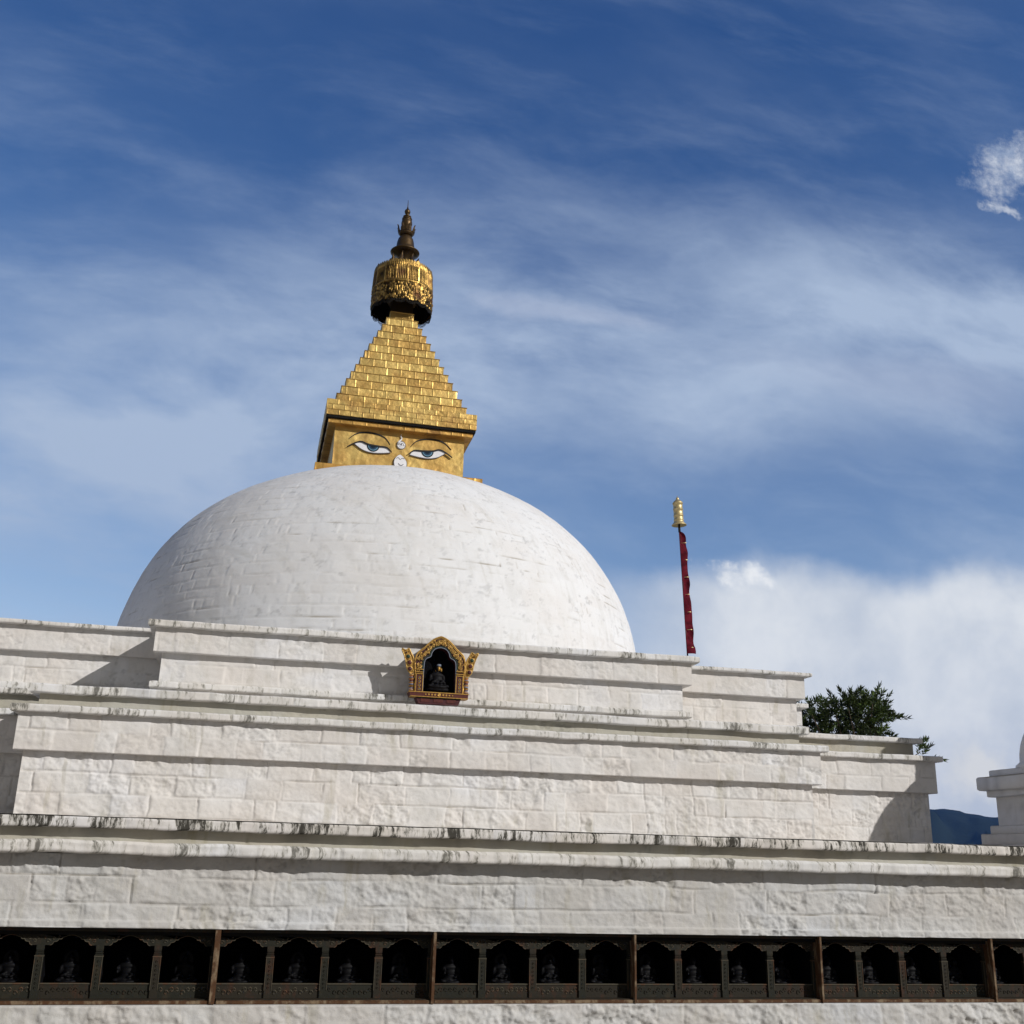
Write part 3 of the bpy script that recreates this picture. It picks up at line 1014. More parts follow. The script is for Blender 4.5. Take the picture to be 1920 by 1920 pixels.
# nose
bm = bmesh.new()
ns = spline([(0.0, .30), (-.050, .265), (-.095, .20), (-.105, .13), (-.085, .055), (-.030, -.02), (-.020, -.08), (.045, -.08), (.055, -.03), (.10, .02), (.132, .08), (.128, .17), (.085, .235), (.045, .275)], 4, True)
plate(bm, ns, FY - .045, .043, 0, CX + .010, E + 7.10)
plate(bm, [(a * 1.10 - .002, b * 1.04 - .008) for a, b in ns], FY - .030, .028, 1, CX + .010, E + 7.10)
ribbon_plate(bm, spline([(-.02, .12), (.0, .09), (.04, .08), (.075, .11)], 5), .016, FY - .049, .01, 1, CX + .01, E + 7.10)
ribbon_plate(bm, spline([(-.07, .215), (-.03, .235), (.01, .20), (.045, .23), (.09, .22)], 5), .010, FY - .049, .01, 1, CX + .01, E + 7.10)
o = from_bm('nose', bm, [M['white_paint'], M['grey_line']], harm)
bm = bmesh.new()
ribbon_plate(bm, spline([(.145, .02), (.19, .085), (.25, .07), (.275, -.02), (.28, -.08)], 6), .012, FY - .010, .012, 0, CX + .01, E + 7.10)
from_bm('nose_line', bm, M['gold_trim'], harm)

# --- stepped spire, thirteen steps
sp_root = None
NST = 13
zb, zt = 8.345, 11.02
hs = (zt - zb) / NST
parts = []
for k in range(NST):
    f = k / (NST - 1)
    hf = 1.285 + (0.245 - 1.285) * f
    z0 = E + zb + hs * k; z1 = z0 + hs
    pr = [(-.12, z0 + .001), (0, z0 + .001), (0, z1 - .010), (.012, z1 - .008), (.012, z1), (-.14, z1)]
    parts += ring_parts(square(hf), pr, 'gold', .010, 90 + k, courses=[z0 - .05, z1 + .05], mw=.262, phase=.5 * (k % 2) + .13 * k)
spire = grid_mesh('stepped_spire', parts, M['gold'], stupa, False)

# --- round canopy
bm = bmesh.new()
cz0, cz1, cr = E + 11.17, E + 12.05, .655
nseg, nrow = 640, 46
_I, _J = np.meshgrid(np.arange(640), np.arange(47), indexing='ij')
FIL = fbm(_I * 2 * math.pi / 640 * 17.0, _J * .42, 63, 4, .7)
VAR = fbm(_I * 2 * math.pi / 640 * 5.0, _J * .12, 67, 3, .6)
rows = []
cl = bm.verts.layers.float_color.new('tint')
for j in range(nrow + 1):
    f = j / nrow
    row = []
    for i in range(nseg):
        a = 2 * math.pi * i / nseg
        sc_ = abs(math.sin(a * 8)) ** .8
        zlow = cz0 - .035 * sc_
        z = zlow + (cz1 - zlow) * f
        zf = (z - cz0) / (cz1 - cz0)
        d = 0.0; tn = .8
        ph = (a * 8 / math.pi) % 1.0
        if .50 < zf < .90:                       # panels with upright bars between pilasters
            if ph < .16:
                d = .016; tn = 1.25
            else:
                bar = max(0.0, math.cos(ph * 2 * math.pi * 7)) ** .6
                d = .014 * bar; tn = .08 + .80 * bar
        elif .90 <= zf:
            d = .014 + .004 * math.cos(a * 90); tn = 1.0 + .3 * math.cos(a * 90)
        elif .45 < zf <= .50:
            d = .018; tn = .9
        else:                                    # swags and rosettes
            q = math.hypot((ph - .55) * .9, (zf - .27) * 1.3)
            fl_ = float(FIL[i, j])
            sw = math.exp(-((q - .26) / .020) ** 2) + .8 * math.exp(-((q - .10) / .028) ** 2)
            d = .012 * sw + .022 * fl_; tn = max(.06, .40 + 1.5 * fl_ + .45 * sw)
        tn *= 1 + 1.1 * float(VAR[i, j])
        rr_ = cr - .035 * f ** 2 + d + .003 * random.Random(i * 97 + j).uniform(-1, 1)
        v = bm.verts.new((CX + .0 + rr_ * math.cos(a), CY + rr_ * math.sin(a), z))
        v[cl] = (tn, tn * .96, tn * .9, 1)
        row.append(v)
    rows.append(row)
for j in range(nrow):
    for i in range(nseg):
        fce = bm.faces.new((rows[j][i], rows[j][(i + 1) % nseg], rows[j + 1][(i + 1) % nseg], rows[j + 1][i]))
        fce.smooth = True
# inside skin and roof
lathe(bm, [(.625, E + 11.2), (.60, E + 12.0), (.02, E + 12.03)], 64, (CX, CY, 0), 1, closed=False)
lathe(bm, [(.62, E + 12.035), (.45, E + 12.10), (.02, E + 12.13)], 64, (CX, CY, 0), 2, closed=False)
canopy = from_bm('canopy', bm, [M['gold_drum'], M['black_in'], M['gold_dark']], stupa)
# cresting round the top rim
bm = bmesh.new()
nc = 512
ci_, co_, ct_ = [], [], []
for k in range(nc):
    a = 2 * math.pi * k / nc
    w1_ = abs(math.sin(a * 32)) ** .7
    hh = .012 + .040 * w1_ + (.055 * max(0, 1 - abs(((k / nc * 8) % 1) - .5) / .05) if True else 0)
    for lst, rr_, zt_ in ((ci_, .618, -.02), (co_, .640, -.02), (ct_, .629, hh)):
        lst.append(bm.verts.new((CX + rr_ * math.cos(a), CY + rr_ * math.sin(a), cz1 + zt_)))
for k in range(nc):
    n_ = (k + 1) % nc
    bm.faces.new((co_[k], co_[n_], ct_[n_], ct_[k]))
    bm.faces.new((ct_[k], ct_[n_], ci_[n_], ci_[k]))
    bm.faces.new((ci_[k], ci_[n_], co_[n_], co_[k]))
from_bm('cresting', bm, M['gold_drum'], canopy)
# openwork fringe hanging under the canopy
bm = bmesh.new()
rr0 = random.Random(8)
for k in range(120):
    a = 2 * math.pi * (k + rr0.uniform(-.2, .2)) / 120
    drop = .030 + .085 * abs(math.sin(a * 8)) ** .7
    nlev = 3
    for l in range(nlev):
        zc_ = cz0 - .01 - drop * (l + .3) / nlev
        rad = rr0.uniform(.013, .022)
        pts3 = []
        for q in range(9):
            b = 2 * math.pi * q / 8 * .85 + rr0.uniform(0, 6)* 0 + l
            u_ = rad * math.cos(b); v_ = rad * math.sin(b)
            aa = a + u_ / cr
            pts3.append((CX + (cr - .01) * math.cos(aa), CY + (cr - .01) * math.sin(aa), zc_ + v_))
        tube(bm, pts3, .0052, 4)
from_bm('fringe', bm, M['dark_metal'], canopy)
# neck between the top step and the canopy roof
bm = bmesh.new()
box(bm, CX - .225, CX + .225, CY - .225, CY + .225, E + 11.0, E + 11.35)
lathe(bm, [(.30, E + 11.35), (.33, E + 11.40), (.20, E + 11.45), (.14, E + 11.6), (.14, E + 12.05)], 24, (CX, CY, 0))
for k in range(8):
    a = 2 * math.pi * k / 8
    tube(bm, [(CX + .1 * math.cos(a), CY + .1 * math.sin(a), E + 11.9), (CX + .61 * math.cos(a), CY + .61 * math.sin(a), E + 11.5)], .015)
from_bm('spire_neck', bm, M['gold_dark'], canopy)

# --- finial
def arr(lst, f): return [f(*p) for p in lst]
FX, FYc = CX, CY
bm = bmesh.new()
lathe(bm, [(.16, E + 12.05), (.19, E + 12.12), (.13, E + 12.18), (.10, E + 12.32), (.12, E + 12.46), (.24, E + 12.56), (.315, E + 12.595),
           (.32, E + 12.615), (.27, E + 12.65), (.215, E + 12.69), (.20, E + 12.74), (.185, E + 12.86), (.165, E + 12.94), (.13, E + 13.00), (.08, E + 13.03)], 40, (FX, FYc, 0))
fin = from_bm('finial', bm, M['gold_dark'], stupa)
bm = bmesh.new()
lathe(bm, [(.08, E + 13.02), (.14, E + 13.045), (.165, E + 13.08), (.16, E + 13.12), (.09, E + 13.11)], 32, (FX, FYc, 0))
for k in range(8):
    a = 2 * math.pi * (k + .3) / 8
    d = Vector((math.cos(a), math.sin(a), 0)); sd = Vector((-math.sin(a), math.cos(a), 0))
    c_ = Vector((FX, FYc, 0))
    prf = [(.115, 13.05, .050), (.165, 13.10, .060), (.185, 13.17, .052), (.185, 13.22, .030), (.205, 13.27, .004)]
    prev = None
    for (rr_, zz_, ww_) in prf:
        v1 = bm.verts.new(c_ + d * rr_ - sd * ww_ + Vector((0, 0, E + zz_)))
        vm_ = bm.verts.new(c_ + d * (rr_ + .018) + Vector((0, 0, E + zz_)))
        v2 = bm.verts.new(c_ + d * rr_ + sd * ww_ + Vector((0, 0, E + zz_)))
        vi = bm.verts.new(c_ + d * (rr_ - .015) + Vector((0, 0, E + zz_)))
        if prev:
            q = [v1, vm_, v2, vi]
            for s_ in range(4):
                bm.faces.new((prev[s_], prev[(s_ + 1) % 4], q[(s_ + 1) % 4], q[s_]))
        prev = [v1, vm_, v2, vi]
from_bm('lotus_crown', bm, M['gold_dark'], fin)
bm = bmesh.new()
lathe(bm, [(.08, E + 13.10), (.10, E + 13.18), (.085, E + 13.22), (.105, E + 13.26), (.122, E + 13.33), (.115, E + 13.40), (.095, E + 13.435),
           (.112, E + 13.445), (.112, E + 13.465), (.080, E + 13.475), (.075, E + 13.495), (.092, E + 13.505), (.092, E + 13.525), (.06, E + 13.54), (.035, E + 13.56), (.04, E + 13.585),
           (.058, E + 13.61), (.066, E + 13.65), (.055, E + 13.69), (.025, E + 13.72), (.010, E + 13.78), (.004, E + 13.95)], 28, (FX, FYc, 0))
from_bm('jewel', bm, M['gold_dark'], fin)
# curled leaves standing round the finial foot
for k in range(8):
    a = 2 * math.pi * (k + .35) / 8
    bm = bmesh.new()
    pts3 = []
    for q in range(8):
        f = q / 7
        rr_ = .44 - .15 * math.sin(f * 2.2)
        pts3.append((FX + rr_ * math.cos(a + .25 * f), FYc + rr_ * math.sin(a + .25 * f), E + 12.08 + .40 * f))
    tube(bm, pts3, .066, 8, 0, lambda t_: max(.08, math.sin(math.pi * (.25 + .72 * t_)) ** 1.2))
    from_bm('curled_leaf', bm, M['gold_dark'], fin)

# ------------------------------------------------------------------ row of niches
PITCH = 1.987
FRONT = CY - H1                                               # 10.8
YP = FRONT + .12                                              # plane of the posts
bay_x = [-.146 + PITCH * k for k in range(-2, 6)]
# back and solid ends behind the row
bm = bmesh.new()
bx0, bx1 = bay_x[0], bay_x[-1] + PITCH
box(bm, CX - H1, bx0 - .0, FRONT, FRONT + 1.0, NZ0 - .01, NZ1 + .01)
box(bm, bx1, CX + H1, FRONT, FRONT + 1.0, NZ0 - .01, NZ1 + .01)
box(bm, CX - H1 + .01, CX - H1 + 1, FRONT + 1.0, CY + H1 - .01, NZ0 - .01, NZ1 + .01)
box(bm, CX + H1 - 1, CX + H1 - .01, FRONT + 1.0, CY + H1 - .01, NZ0 - .01, NZ1 + .01)
box(bm, CX - H1 + 1, CX + H1 - 1, CY + H1 - 1, CY + H1 - .01, NZ0 - .01, NZ1 + .01)
from_bm('wall_infill', bm, M['wall_low'], t1)

lt = [.05, .05, .05, .030, .022, .024, .026, .03]
zpan0, zpan1 = NZ0 + .035, NZ0 + .155
zbr = NZ1 - .155                                              # foot of the brackets


def bracket_profile(w2):
    """under-edge of the lintel from one post centre (0) to the middle of the opening"""
    pr_ = [(.0, .0), (.072, .0)]
    def arc(x, z, r_, n_=5):
        return [(x + r_ * math.sin(math.pi / 2 * q / n_), z + r_ * (1 - math.cos(math.pi / 2 * q / n_))) for q in range(n_ + 1)]
    pr_ += arc(.072, .0, .028)
    pr_ += [(.118, .030)] + arc(.118, .030, .022)
    pr_ += [(.158, .050)] + arc(.158, .050, .014)
    pr_ += [(.195, .072), (.222, .082), (w2, .086)]
    return pr_


def make_bay(k, x0):
    th = lt[k]
    gap = PITCH / 4
    bm = bmesh.new()
    # hollow: back, floor, ceiling, cheeks
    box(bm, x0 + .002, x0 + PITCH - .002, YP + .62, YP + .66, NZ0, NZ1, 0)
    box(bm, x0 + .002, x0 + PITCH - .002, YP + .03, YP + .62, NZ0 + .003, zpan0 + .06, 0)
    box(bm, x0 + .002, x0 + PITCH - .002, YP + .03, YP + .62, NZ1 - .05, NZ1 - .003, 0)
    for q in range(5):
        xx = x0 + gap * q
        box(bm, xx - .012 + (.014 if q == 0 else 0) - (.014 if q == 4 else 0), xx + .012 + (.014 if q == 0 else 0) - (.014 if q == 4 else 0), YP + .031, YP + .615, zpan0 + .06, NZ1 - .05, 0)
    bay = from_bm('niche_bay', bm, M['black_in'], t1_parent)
    # lintel beam
    bm = bmesh.new()
    box(bm, x0 + th, x0 + PITCH - .001, FRONT + .035, YP + .03, NZ1 - .032, NZ1 - .004, 0)
    box(bm, x0 + th, x0 + PITCH - .002, FRONT + .075, YP + .028, NZ1 - .064, NZ1 - .0335, 1)
    from_bm('lintel', bm, [M['wood'], M['dark_wood_shade']], bay)
    # sill
    bm = bmesh.new()
    box(bm, x0 + th, x0 + PITCH - .002, FRONT + .006, YP + .02, NZ0 + .002, NZ0 + .032, 0, .004)
    box(bm, x0 + th, x0 + PITCH - .003, FRONT + .03, YP + .019, NZ0 + .0325, NZ0 + .040, 1)
    from_bm('sill', bm, [M['wood_rust'], M['wood']], bay)
    # divider board
    bm = bmesh.new()
    box(bm, x0 - th * .2, x0 + th * .8, FRONT - .012, YP + .05, NZ0 + .003, NZ1 - .002, 0, .003)
    from_bm('divider', bm, [M['wood_rust']], bay)
    # bracket boards with cloud-shaped undersides, one per opening
    rnd = random.Random(k * 31)
    for q in range(4):
        xa, xb = x0 + gap * q, x0 + gap * (q + 1)
        w2 = gap / 2
        L = [(a, b) for a, b in bracket_profile(w2)]
        under = [(xa + a, zbr + b) for a, b in L] + [(xb - a, zbr + b) for a, b in L[::-1][1:]]
        under = [p for i, p in enumerate(under) if i == 0 or math.hypot(p[0] - under[i - 1][0], p[1] - under[i - 1][1]) > 1e-5]
        poly = [(xa, NZ1 - .062)] + under + [(xb, NZ1 - .062)]
        poly[0] = (xa, NZ1 - .062)
        bm = bmesh.new()
        plate(bm, poly, YP + .004, .024, 0)
        tube(bm, [(a, YP + .002, b) for a, b in under[1:-1]], .0042, 5, 1)
        # carved scrolls
        for sgn, xc in ((1, xa), (-1, xb)):
            for (dx, dz, r_) in ((.055, .035, .018), (.100, .055, .015), (.145, .070, .011), (.03, .06, .012)):
                pts3 = [(xc + sgn * (dx + r_ * math.cos(b_) * (1 - b_ / 9)), YP + .002, zbr + dz + r_ * math.sin(b_) * (1 - b_ / 9)) for b_ in [j_ * .8 for j_ in range(8)]]
                tube(bm, pts3, .0038, 4, 2)
        from_bm('bracket', bm, [M['wood'] if rnd.random() < .6 else M['wood_green'], M['wood_edge'], M['wood_edge']], bay)
        # carved panel under the opening
        bm = bmesh.new()
        box(bm, xa + .028, xb - .028, YP + .006, YP + .03, zpan0 + .001, zpan1 - .001, 0)
        box(bm, xa + .028, xb - .028, YP - .002, YP + .034, zpan1 - .001, zpan1 + .008, 1)
        for j in range(9):
            xx = xa + .06 + j * .047
            r_ = .020 + rnd.uniform(-.003, .003)
            s_ = rnd.choice((-1, 1))
            pts3 = [(xx + s_ * r_ * math.cos(b_) * (1 - b_ / 8), YP + .005, (zpan0 + zpan1) / 2 - .012 * s_ + r_ * 1.3 * math.sin(b_) * (1 - b_ / 8)) for b_ in [i_ * .8 for i_ in range(8)]]
            tube(bm, pts3, .0050, 4, 2)
        from_bm('panel', bm, [M['wood_green'] if rnd.random() < .45 else M['wood'], M['wood_edge'], M['wood'] if rnd.random() < .5 else M['wood_edge']], bay)
    # posts (three free, plus one half hidden behind the divider)
    for q in range(4):
        xx = x0 + gap * q
        bm = bmesh.new()
        hw = .036
        g = M['wood_green'] if rnd.random() < .5 else M['wood']
        box(bm, xx - hw, xx + hw, YP - .012, YP + .03, zpan0 - .003, zbr - .09, 0, .004)
        box(bm, xx - hw - .003, xx + hw + .003, YP - .016, YP + .03, zbr - .092, zbr - .084, 1)
        for j in range(3):
            box(bm, xx - hw + .002 * j, xx + hw - .002 * j, YP - .014 + .002 * j, YP + .03, zbr - .083 + j * .017, zbr - .070 + j * .017, 0, .004)
        box(bm, xx - hw + .004, xx + hw - .004, YP - .008, YP + .03, zbr - .034, zbr + .006, 0)
        for s_ in (-1, 1):
            box(bm, xx + s_ * (hw - .004) - .0025, xx + s_ * (hw - .004) + .0025, YP - .0165, YP - .011, zpan1 - .05, zbr - .095, 1)
        for j in range(7):
            zz_ = zpan1 - .03 + j * .036
            pts3 = [(xx + .012 * math.cos(b_) * (1 - b_ / 9), YP - .013, zz_ + .014 * math.sin(b_) * (1 - b_ / 9)) for b_ in [i_ * .9 for i_ in range(7)]]
            tube(bm, pts3, .0035, 4, 0)
        from_bm('post', bm, [g, M['wood_edge']], bay)
    return bay


t1_parent = stupa
for k, x0 in enumerate(bay_x):
    make_bay(k, x0)


# ------------------------------------------------------------------ statues in the niches
def figure_mesh(name, mat, s=1.0, seed=0, halo=True, vox=.012):
    """seated cross-legged figure, one continuous body"""
    rnd = random.Random(seed)
    bm = bmesh.new()
    def ell(c, r_, rot=None):
        q = bmesh.ops.create_icosphere(bm, subdivisions=3, radius=1.0)
        Mx = Matrix.Translation(c) @ (rot or Matrix.Identity(4)) @ Matrix.Diagonal((*r_, 1))
        bmesh.ops.transform(bm, matrix=Mx, verts=q['verts'])
    lean = rnd.uniform(-.02, .02)
    ell((0, .02, .035), (.135, .075, .035))                      # lotus seat
    ell((0, .02, .085), (.075, .050, .040))                      # hips
    ell((lean * .5, .02, .145), (.055, .036, .060))              # belly and chest
    ell((lean, .018, .190), (.068, .034, .034))                  # shoulders
    ell((lean, .012, .225), (.018, .018, .020))                  # neck
    ell((lean, .006, .256), (.027, .029, .034))                  # head
    ell((lean, .010, .290), (.013, .013, .016))                  # topknot
    ell((lean, -.022, .254), (.006, .008, .009))                 # nose
    for sg in (-1, 1):
        ell((lean + sg * .026, .010, .252), (.005, .007, .014))  # ears
        ell((sg * .065, -.010, .072), (.055, .030, .022), Matrix.Rotation(sg * -.5, 4, 'Z'))    # thigh
        ell((sg * .040, -.042, .062), (.055, .020, .017), Matrix.Rotation(sg * .35, 4, 'Z'))    # shin
        ell((lean + sg * .070, .010, .160), (.017, .019, .042), Matrix.Rotation(sg * -.15, 4, 'Y'))    # upper arm
        up = rnd.random() < .3
        if up:
            ell((sg * .078, -.018, .150), (.013, .030, .015), Matrix.Rotation(.6, 4, 'X'))
            ell((sg * .080, -.040, .175), (.011, .009, .018))
        else:
            ell((sg * .050, -.022, .118), (.034, .014, .013), Matrix.Rotation(sg * .5, 4, 'Y'))
            ell((sg * .020, -.035, .104), (.018, .012, .009))
    if halo:
        q = bmesh.ops.create_cone(bm, cap_ends=True, segments=28, radius1=.085, radius2=.085, depth=.014)
        bmesh.ops.transform(bm, matrix=Matrix.Translation((lean, .05, .235)) @ Matrix.Rotation(math.pi / 2, 4, 'X') @ Matrix.Diagonal((.75, 1.0, 1, 1)), verts=q['verts'])
    bmesh.ops.scale(bm, vec=(s, s, s), verts=bm.verts[:])
    me = bpy.data.meshes.new('tmp')
    bm.to_mesh(me); bm.free()
    ob = bpy.data.objects.new('tmp', me)
    COL.objects.link(ob)
    md = ob.modifiers.new('r', 'REMESH')
    md.mode = 'VOXEL'; md.voxel_size = vox * s; md.use_smooth_shade = True
    dg = bpy.context.evaluated_depsgraph_get()
    ev = ob.evaluated_get(dg)
    out = bpy.data.meshes.new_from_object(ev)
    out.name = name
    bpy.data.objects.remove(ob)
    out.materials.clear()
    out.materials.append(mat)
    return out


figs = [figure_mesh('seated_statue', M['statue'], 1.0, 3 + i, i != 1, .0075) for i in range(3)]
ordn = ['leftmost', 'second', 'third', 'rightmost']
bayn = {0: 'bay cut by the left edge', 1: 'bay cut by the left edge', 2: 'second bay from the left', 3: 'third bay from the left', 4: 'fourth bay from the left',
        5: 'fifth bay from the left', 6: 'bay cut by the right edge'}
rnd = random.Random(2)
niche_words = {1: ['leftmost visible', 'second', 'third', 'fourth'], }
for k, x0 in enumerate(bay_x):
    for q in range(4):
        xc = x0 + PITCH / 4 * (q + .5)
        yb = YP + .20
        t_ = xc / yb
        if t_ < -.185 or t_ > .775:
            continue
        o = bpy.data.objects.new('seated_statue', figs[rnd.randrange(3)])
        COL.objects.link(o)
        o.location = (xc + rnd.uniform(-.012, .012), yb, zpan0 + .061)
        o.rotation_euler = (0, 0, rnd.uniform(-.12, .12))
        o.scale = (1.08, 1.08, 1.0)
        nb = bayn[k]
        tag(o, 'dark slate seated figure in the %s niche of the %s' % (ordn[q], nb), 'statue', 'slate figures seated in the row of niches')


# ------------------------------------------------------------------ gilded shrine on the upper terrace front
SX, SZ = 2.25, E + 1.83
shr = empty('gilded_shrine', (SX, 13.75, SZ))
tag(shr, 'small carved red and gold arched shrine frame on the front of the white upper terrace', 'shrine')


def zz(v): return E + v


FYs = 13.66
out_half = [(0.312, 1.975), (0.312, 2.20), (0.322, 2.30), (0.322, 2.39), (0.302, 2.46), (0.262, 2.505), (0.212, 2.545), (0.160, 2.60), (0.095, 2.658), (0.04, 2.687), (0.0, 2.70)]
in_half = [(0.215, 1.985), (0.215, 2.20), (0.213, 2.31), (0.205, 2.38), (0.178, 2.415), (0.145, 2.430), (0.128, 2.450), (0.117, 2.49), (0.085, 2.535), (0.04, 2.556), (0.0, 2.562)]


def arch_pair(a, b):
    oa = [(x, z) for x, z in a] + [(-x, z) for x, z in a[::-1][1:]]
    return oa


so = spline(out_half, 4); si = spline(in_half, 4)
bm = bmesh.new()
for sg in (1, -1):
    for i in range(len(so) - 1):
        q = [so[i], so[i + 1], si[i + 1], si[i]]
        plate(bm, [(sg * a, b) for a, b in q], FYs, .30, 0, SX, E)
frame = from_bm('arch_frame', bm, [M['maroon']], shr)
bm = bmesh.new()
rnd = random.Random(12)
for sg in (1, -1):
    # raised rims
    tube(bm, [(SX + sg * a, FYs - .004, zz(b)) for a, b in so], .0105, 6, 1)
    tube(bm, [(SX + sg * (a * .985), FYs - .006, zz(b - .016 * (b > 2.2))) for a, b in so], .0045, 5, 0)
    # curled leaves between the rims, upper part only
    arc_pts = []
    for i in range(len(so)):
        mx = ((so[i][0] * .5 + si[i][0] * .5), (so[i][1] * .5 + si[i][1] * .5))
        if so[i][1] > 2.25: arc_pts.append(mx)
    for (a, b) in arc_pts:
        for rep in range(3):
            xx = sg * (a + rnd.uniform(-.026, .026)); z_ = b + rnd.uniform(-.024, .024); r_ = rnd.uniform(.010, .019)
            ph = rnd.uniform(0, 6.28); s_ = rnd.choice((-1, 1))
            pts3 = [(SX + xx + r_ * math.cos(ph + s_ * b_) * (1 - b_ / 8), FYs - .010 - .002 * b_, zz(z_) + r_ * math.sin(ph + s_ * b_) * (1 - b_ / 8)) for b_ in [i_ * .9 for i_ in range(7)]]
            tube(bm, pts3, .0052, 5, rnd.choice((0, 0, 1)), lambda t_: 1.2 - .7 * t_)
from_bm('arch_carving', bm, [M['gold_bright'], M['gold_paint']], frame)
bm = bmesh.new()
for sg in (1, -1):
    tube(bm, [(SX + sg * (a - .006), FYs - .004, zz(b - .004)) for a, b in si], .0060, 6, 0)
    ip = [(a * 1.055, b + .010) for a, b in si]
    tube(bm, [(SX + sg * a, FYs - .001, zz(b)) for a, b in ip], .008, 6, 1)
from_bm('opening_rim', bm, [M['bluegrey'], M['green']], frame)
# jambs with inlaid panels
for sg in (-1, 1):
    bm = bmesh.new()
    xa, xb = SX + sg * .2585 - .044, SX + sg * .2585 + .044
    box(bm, xa, xb, FYs - .014, FYs + .05, zz(1.985), zz(2.20), 0)
    for xx in (xa, xb):
        box(bm, xx - .005, xx + .005, FYs - .021, FYs, zz(1.985), zz(2.205), 1)
    for j, z_ in enumerate((2.205, 2.228, 2.262)):
        box(bm, xa - .004, xb + .004, FYs - .024, FYs + .03, zz(z_ - .005), zz(z_ + .004), 1)
    for j in range(4):
        zc_ = 2.015 + j * .046
        pts3 = [(SX + sg * .2585 + .016 * math.cos(b_), FYs - .017, zz(zc_) + .017 * math.sin(b_)) for b_ in [i_ * math.pi / 5 for i_ in range(11)]]
        tube(bm, pts3, .0036, 5, 1)
        lathe(bm, [(.006, -.006), (.006, .006)], 6, (SX + sg * .2585, FYs - .016, zz(zc_)), 2)
    from_bm('jamb', bm, [M['maroon'], M['gold_paint'], M['bluegrey']], shr)
# colonettes
for sg in (-1, 1):
    bm = bmesh.new()
    cxx = SX + sg * .352
    prof = [(.030, 0), (.034, .01), (.034, .022), (.024, .03), (.030, .045), (.030, .06), (.022, .068), (.033, .08), (.033, .095), (.022, .105), (.027, .12), (.027, .14), (.034, .15), (.034, .17), (.022, .18), (.03, .20), (.034, .215), (.02, .225)]
    for i_, (p, q) in enumerate(zip(prof[:-1], prof[1:])):
        lathe(bm, [(p[0], p[1]), (q[0], q[1])], 16, (cxx, FYs + .03, zz(1.985)), [0, 1, 2, 1, 0, 2][i_ % 6], closed=False)
    for j in range(5):
        lathe(bm, [(.031, -.005), (.038, 0), (.031, .005)], 16, (cxx, FYs + .03, zz(2.0 + j * .047)), 3)
    from_bm('colonette', bm, [M['red'], M['bluegrey'], M['orange'], M['gold_paint']], shr)
# side scrolls with round bosses
for sg in (-1, 1):
    bm = bmesh.new()
    oc = spline([(.336, 2.20), (.378, 2.205), (.432, 2.27), (.455, 2.36), (.485, 2.44), (.520, 2.515), (.462, 2.500), (.420, 2.522), (.385, 2.47), (.345, 2.40), (.336, 2.30)], 5, True)
    oc = [(.336 + (a - .336) * .88, b) for a, b in oc]
    plate(bm, [(sg * a, b) for a, b in oc], FYs + .01, .05, 0, SX, E)
    tube(bm, [(SX + sg * a, FYs + .006, zz(b)) for a, b in oc + oc[:1]], .0085, 6, 1)
    for j, (a, b, r_, mi) in enumerate(((.386, 2.262, .030, 2), (.394, 2.342, .031, 3), (.414, 2.418, .027, 4), (.442, 2.468, .013, 2))):
        c_ = Vector((SX + sg * a, FYs + .004, zz(b)))
        Mx = Matrix.Rotation(math.pi / 2, 4, 'X')
        lathe(bm, [(r_ * 1.0, -.006), (r_ * 1.25, .0), (r_ * 1.2, .012), (r_ * .98, .014)], 18, c_, 1, Mx)
        lathe(bm, [(r_ * .95, .0), (r_ * .9, .018), (r_ * .55, .026), (r_ * .1, .029)], 18, c_, mi, Mx)
    for j in range(9):
        a, b = oc[(j * 5) % len(oc)]
        a = .40 + (a - .40) * .72; b = 2.36 + (b - 2.36) * .75
        pts3 = [(SX + sg * a + .012 * math.cos(b_) * (1 - b_ / 8), FYs + .004, zz(b) + .012 * math.sin(b_) * (1 - b_ / 8)) for b_ in [i_ * .9 for i_ in range(7)]]
        tube(bm, pts3, .004, 4, 1)
    from_bm('side_scroll', bm, [M['gold_paint'], M['gold_bright'], M['maroon'], M['red'], M['green']], shr)
# sill and foot
bm = bmesh.new()
plate(bm, [(-.385, 1.978), (.378, 1.978), (.372, 1.918), (-.362, 1.918)], FYs - .035, .20, 0, SX, E)
box(bm, SX - .388, SX + .382, FYs - .042, FYs + .1, zz(1.970), zz(1.980), 1)
box(bm, SX - .366, SX + .376, FYs - .042, FYs + .1, zz(1.914), zz(1.922), 1)
for j in range(-4, 5):
    r_ = .021 if j == 0 else .0125 - .0012 * abs(j) + .001
    xx = SX + (j * .040 + (0.012 if j > 0 else -.012 if j < 0 else 0))
    Mx = Matrix.Rotation(math.pi / 2, 4, 'X')
    lathe(bm, [(r_, 0), (r_ * 1.1, .006), (r_ * .7, .008), (r_ * .6, .004), (r_ * .3, .010)], 14, (xx, FYs - .036, zz(1.947)), 1, Mx)
from_bm('sill', bm, [M['red'], M['gold_paint']], shr)
bm = bmesh.new()
plate(bm, [(-.292, 1.914), (.288, 1.914), (.255, 1.832), (-.255, 1.832)], FYs - .01, .18, 0, SX, E)
for j in range(3):
    box(bm, SX - .23 + j * .165, SX - .11 + j * .165, FYs - .016, FYs, zz(1.855), zz(1.895), 1)
box(bm, SX - .285, SX + .281, FYs - .014, FYs + .05, zz(1.905), zz(1.9135), 2)
from_bm('foot', bm, [M['maroon'], M['red'], M['green']], shr)
bm = bmesh.new()
box(bm, SX - .28, SX + .28, FYs + .182, FYs + .20, zz(1.985), zz(2.50))
box(bm, SX - .15, SX + .15, FYs + .182, FYs + .20, zz(2.50), zz(2.60))
box(bm, SX - .30, SX + .30, FYs + .01, FYs + .24, zz(1.9785), zz(1.984))
from_bm('back_panel', bm, M['black_in'], shr)
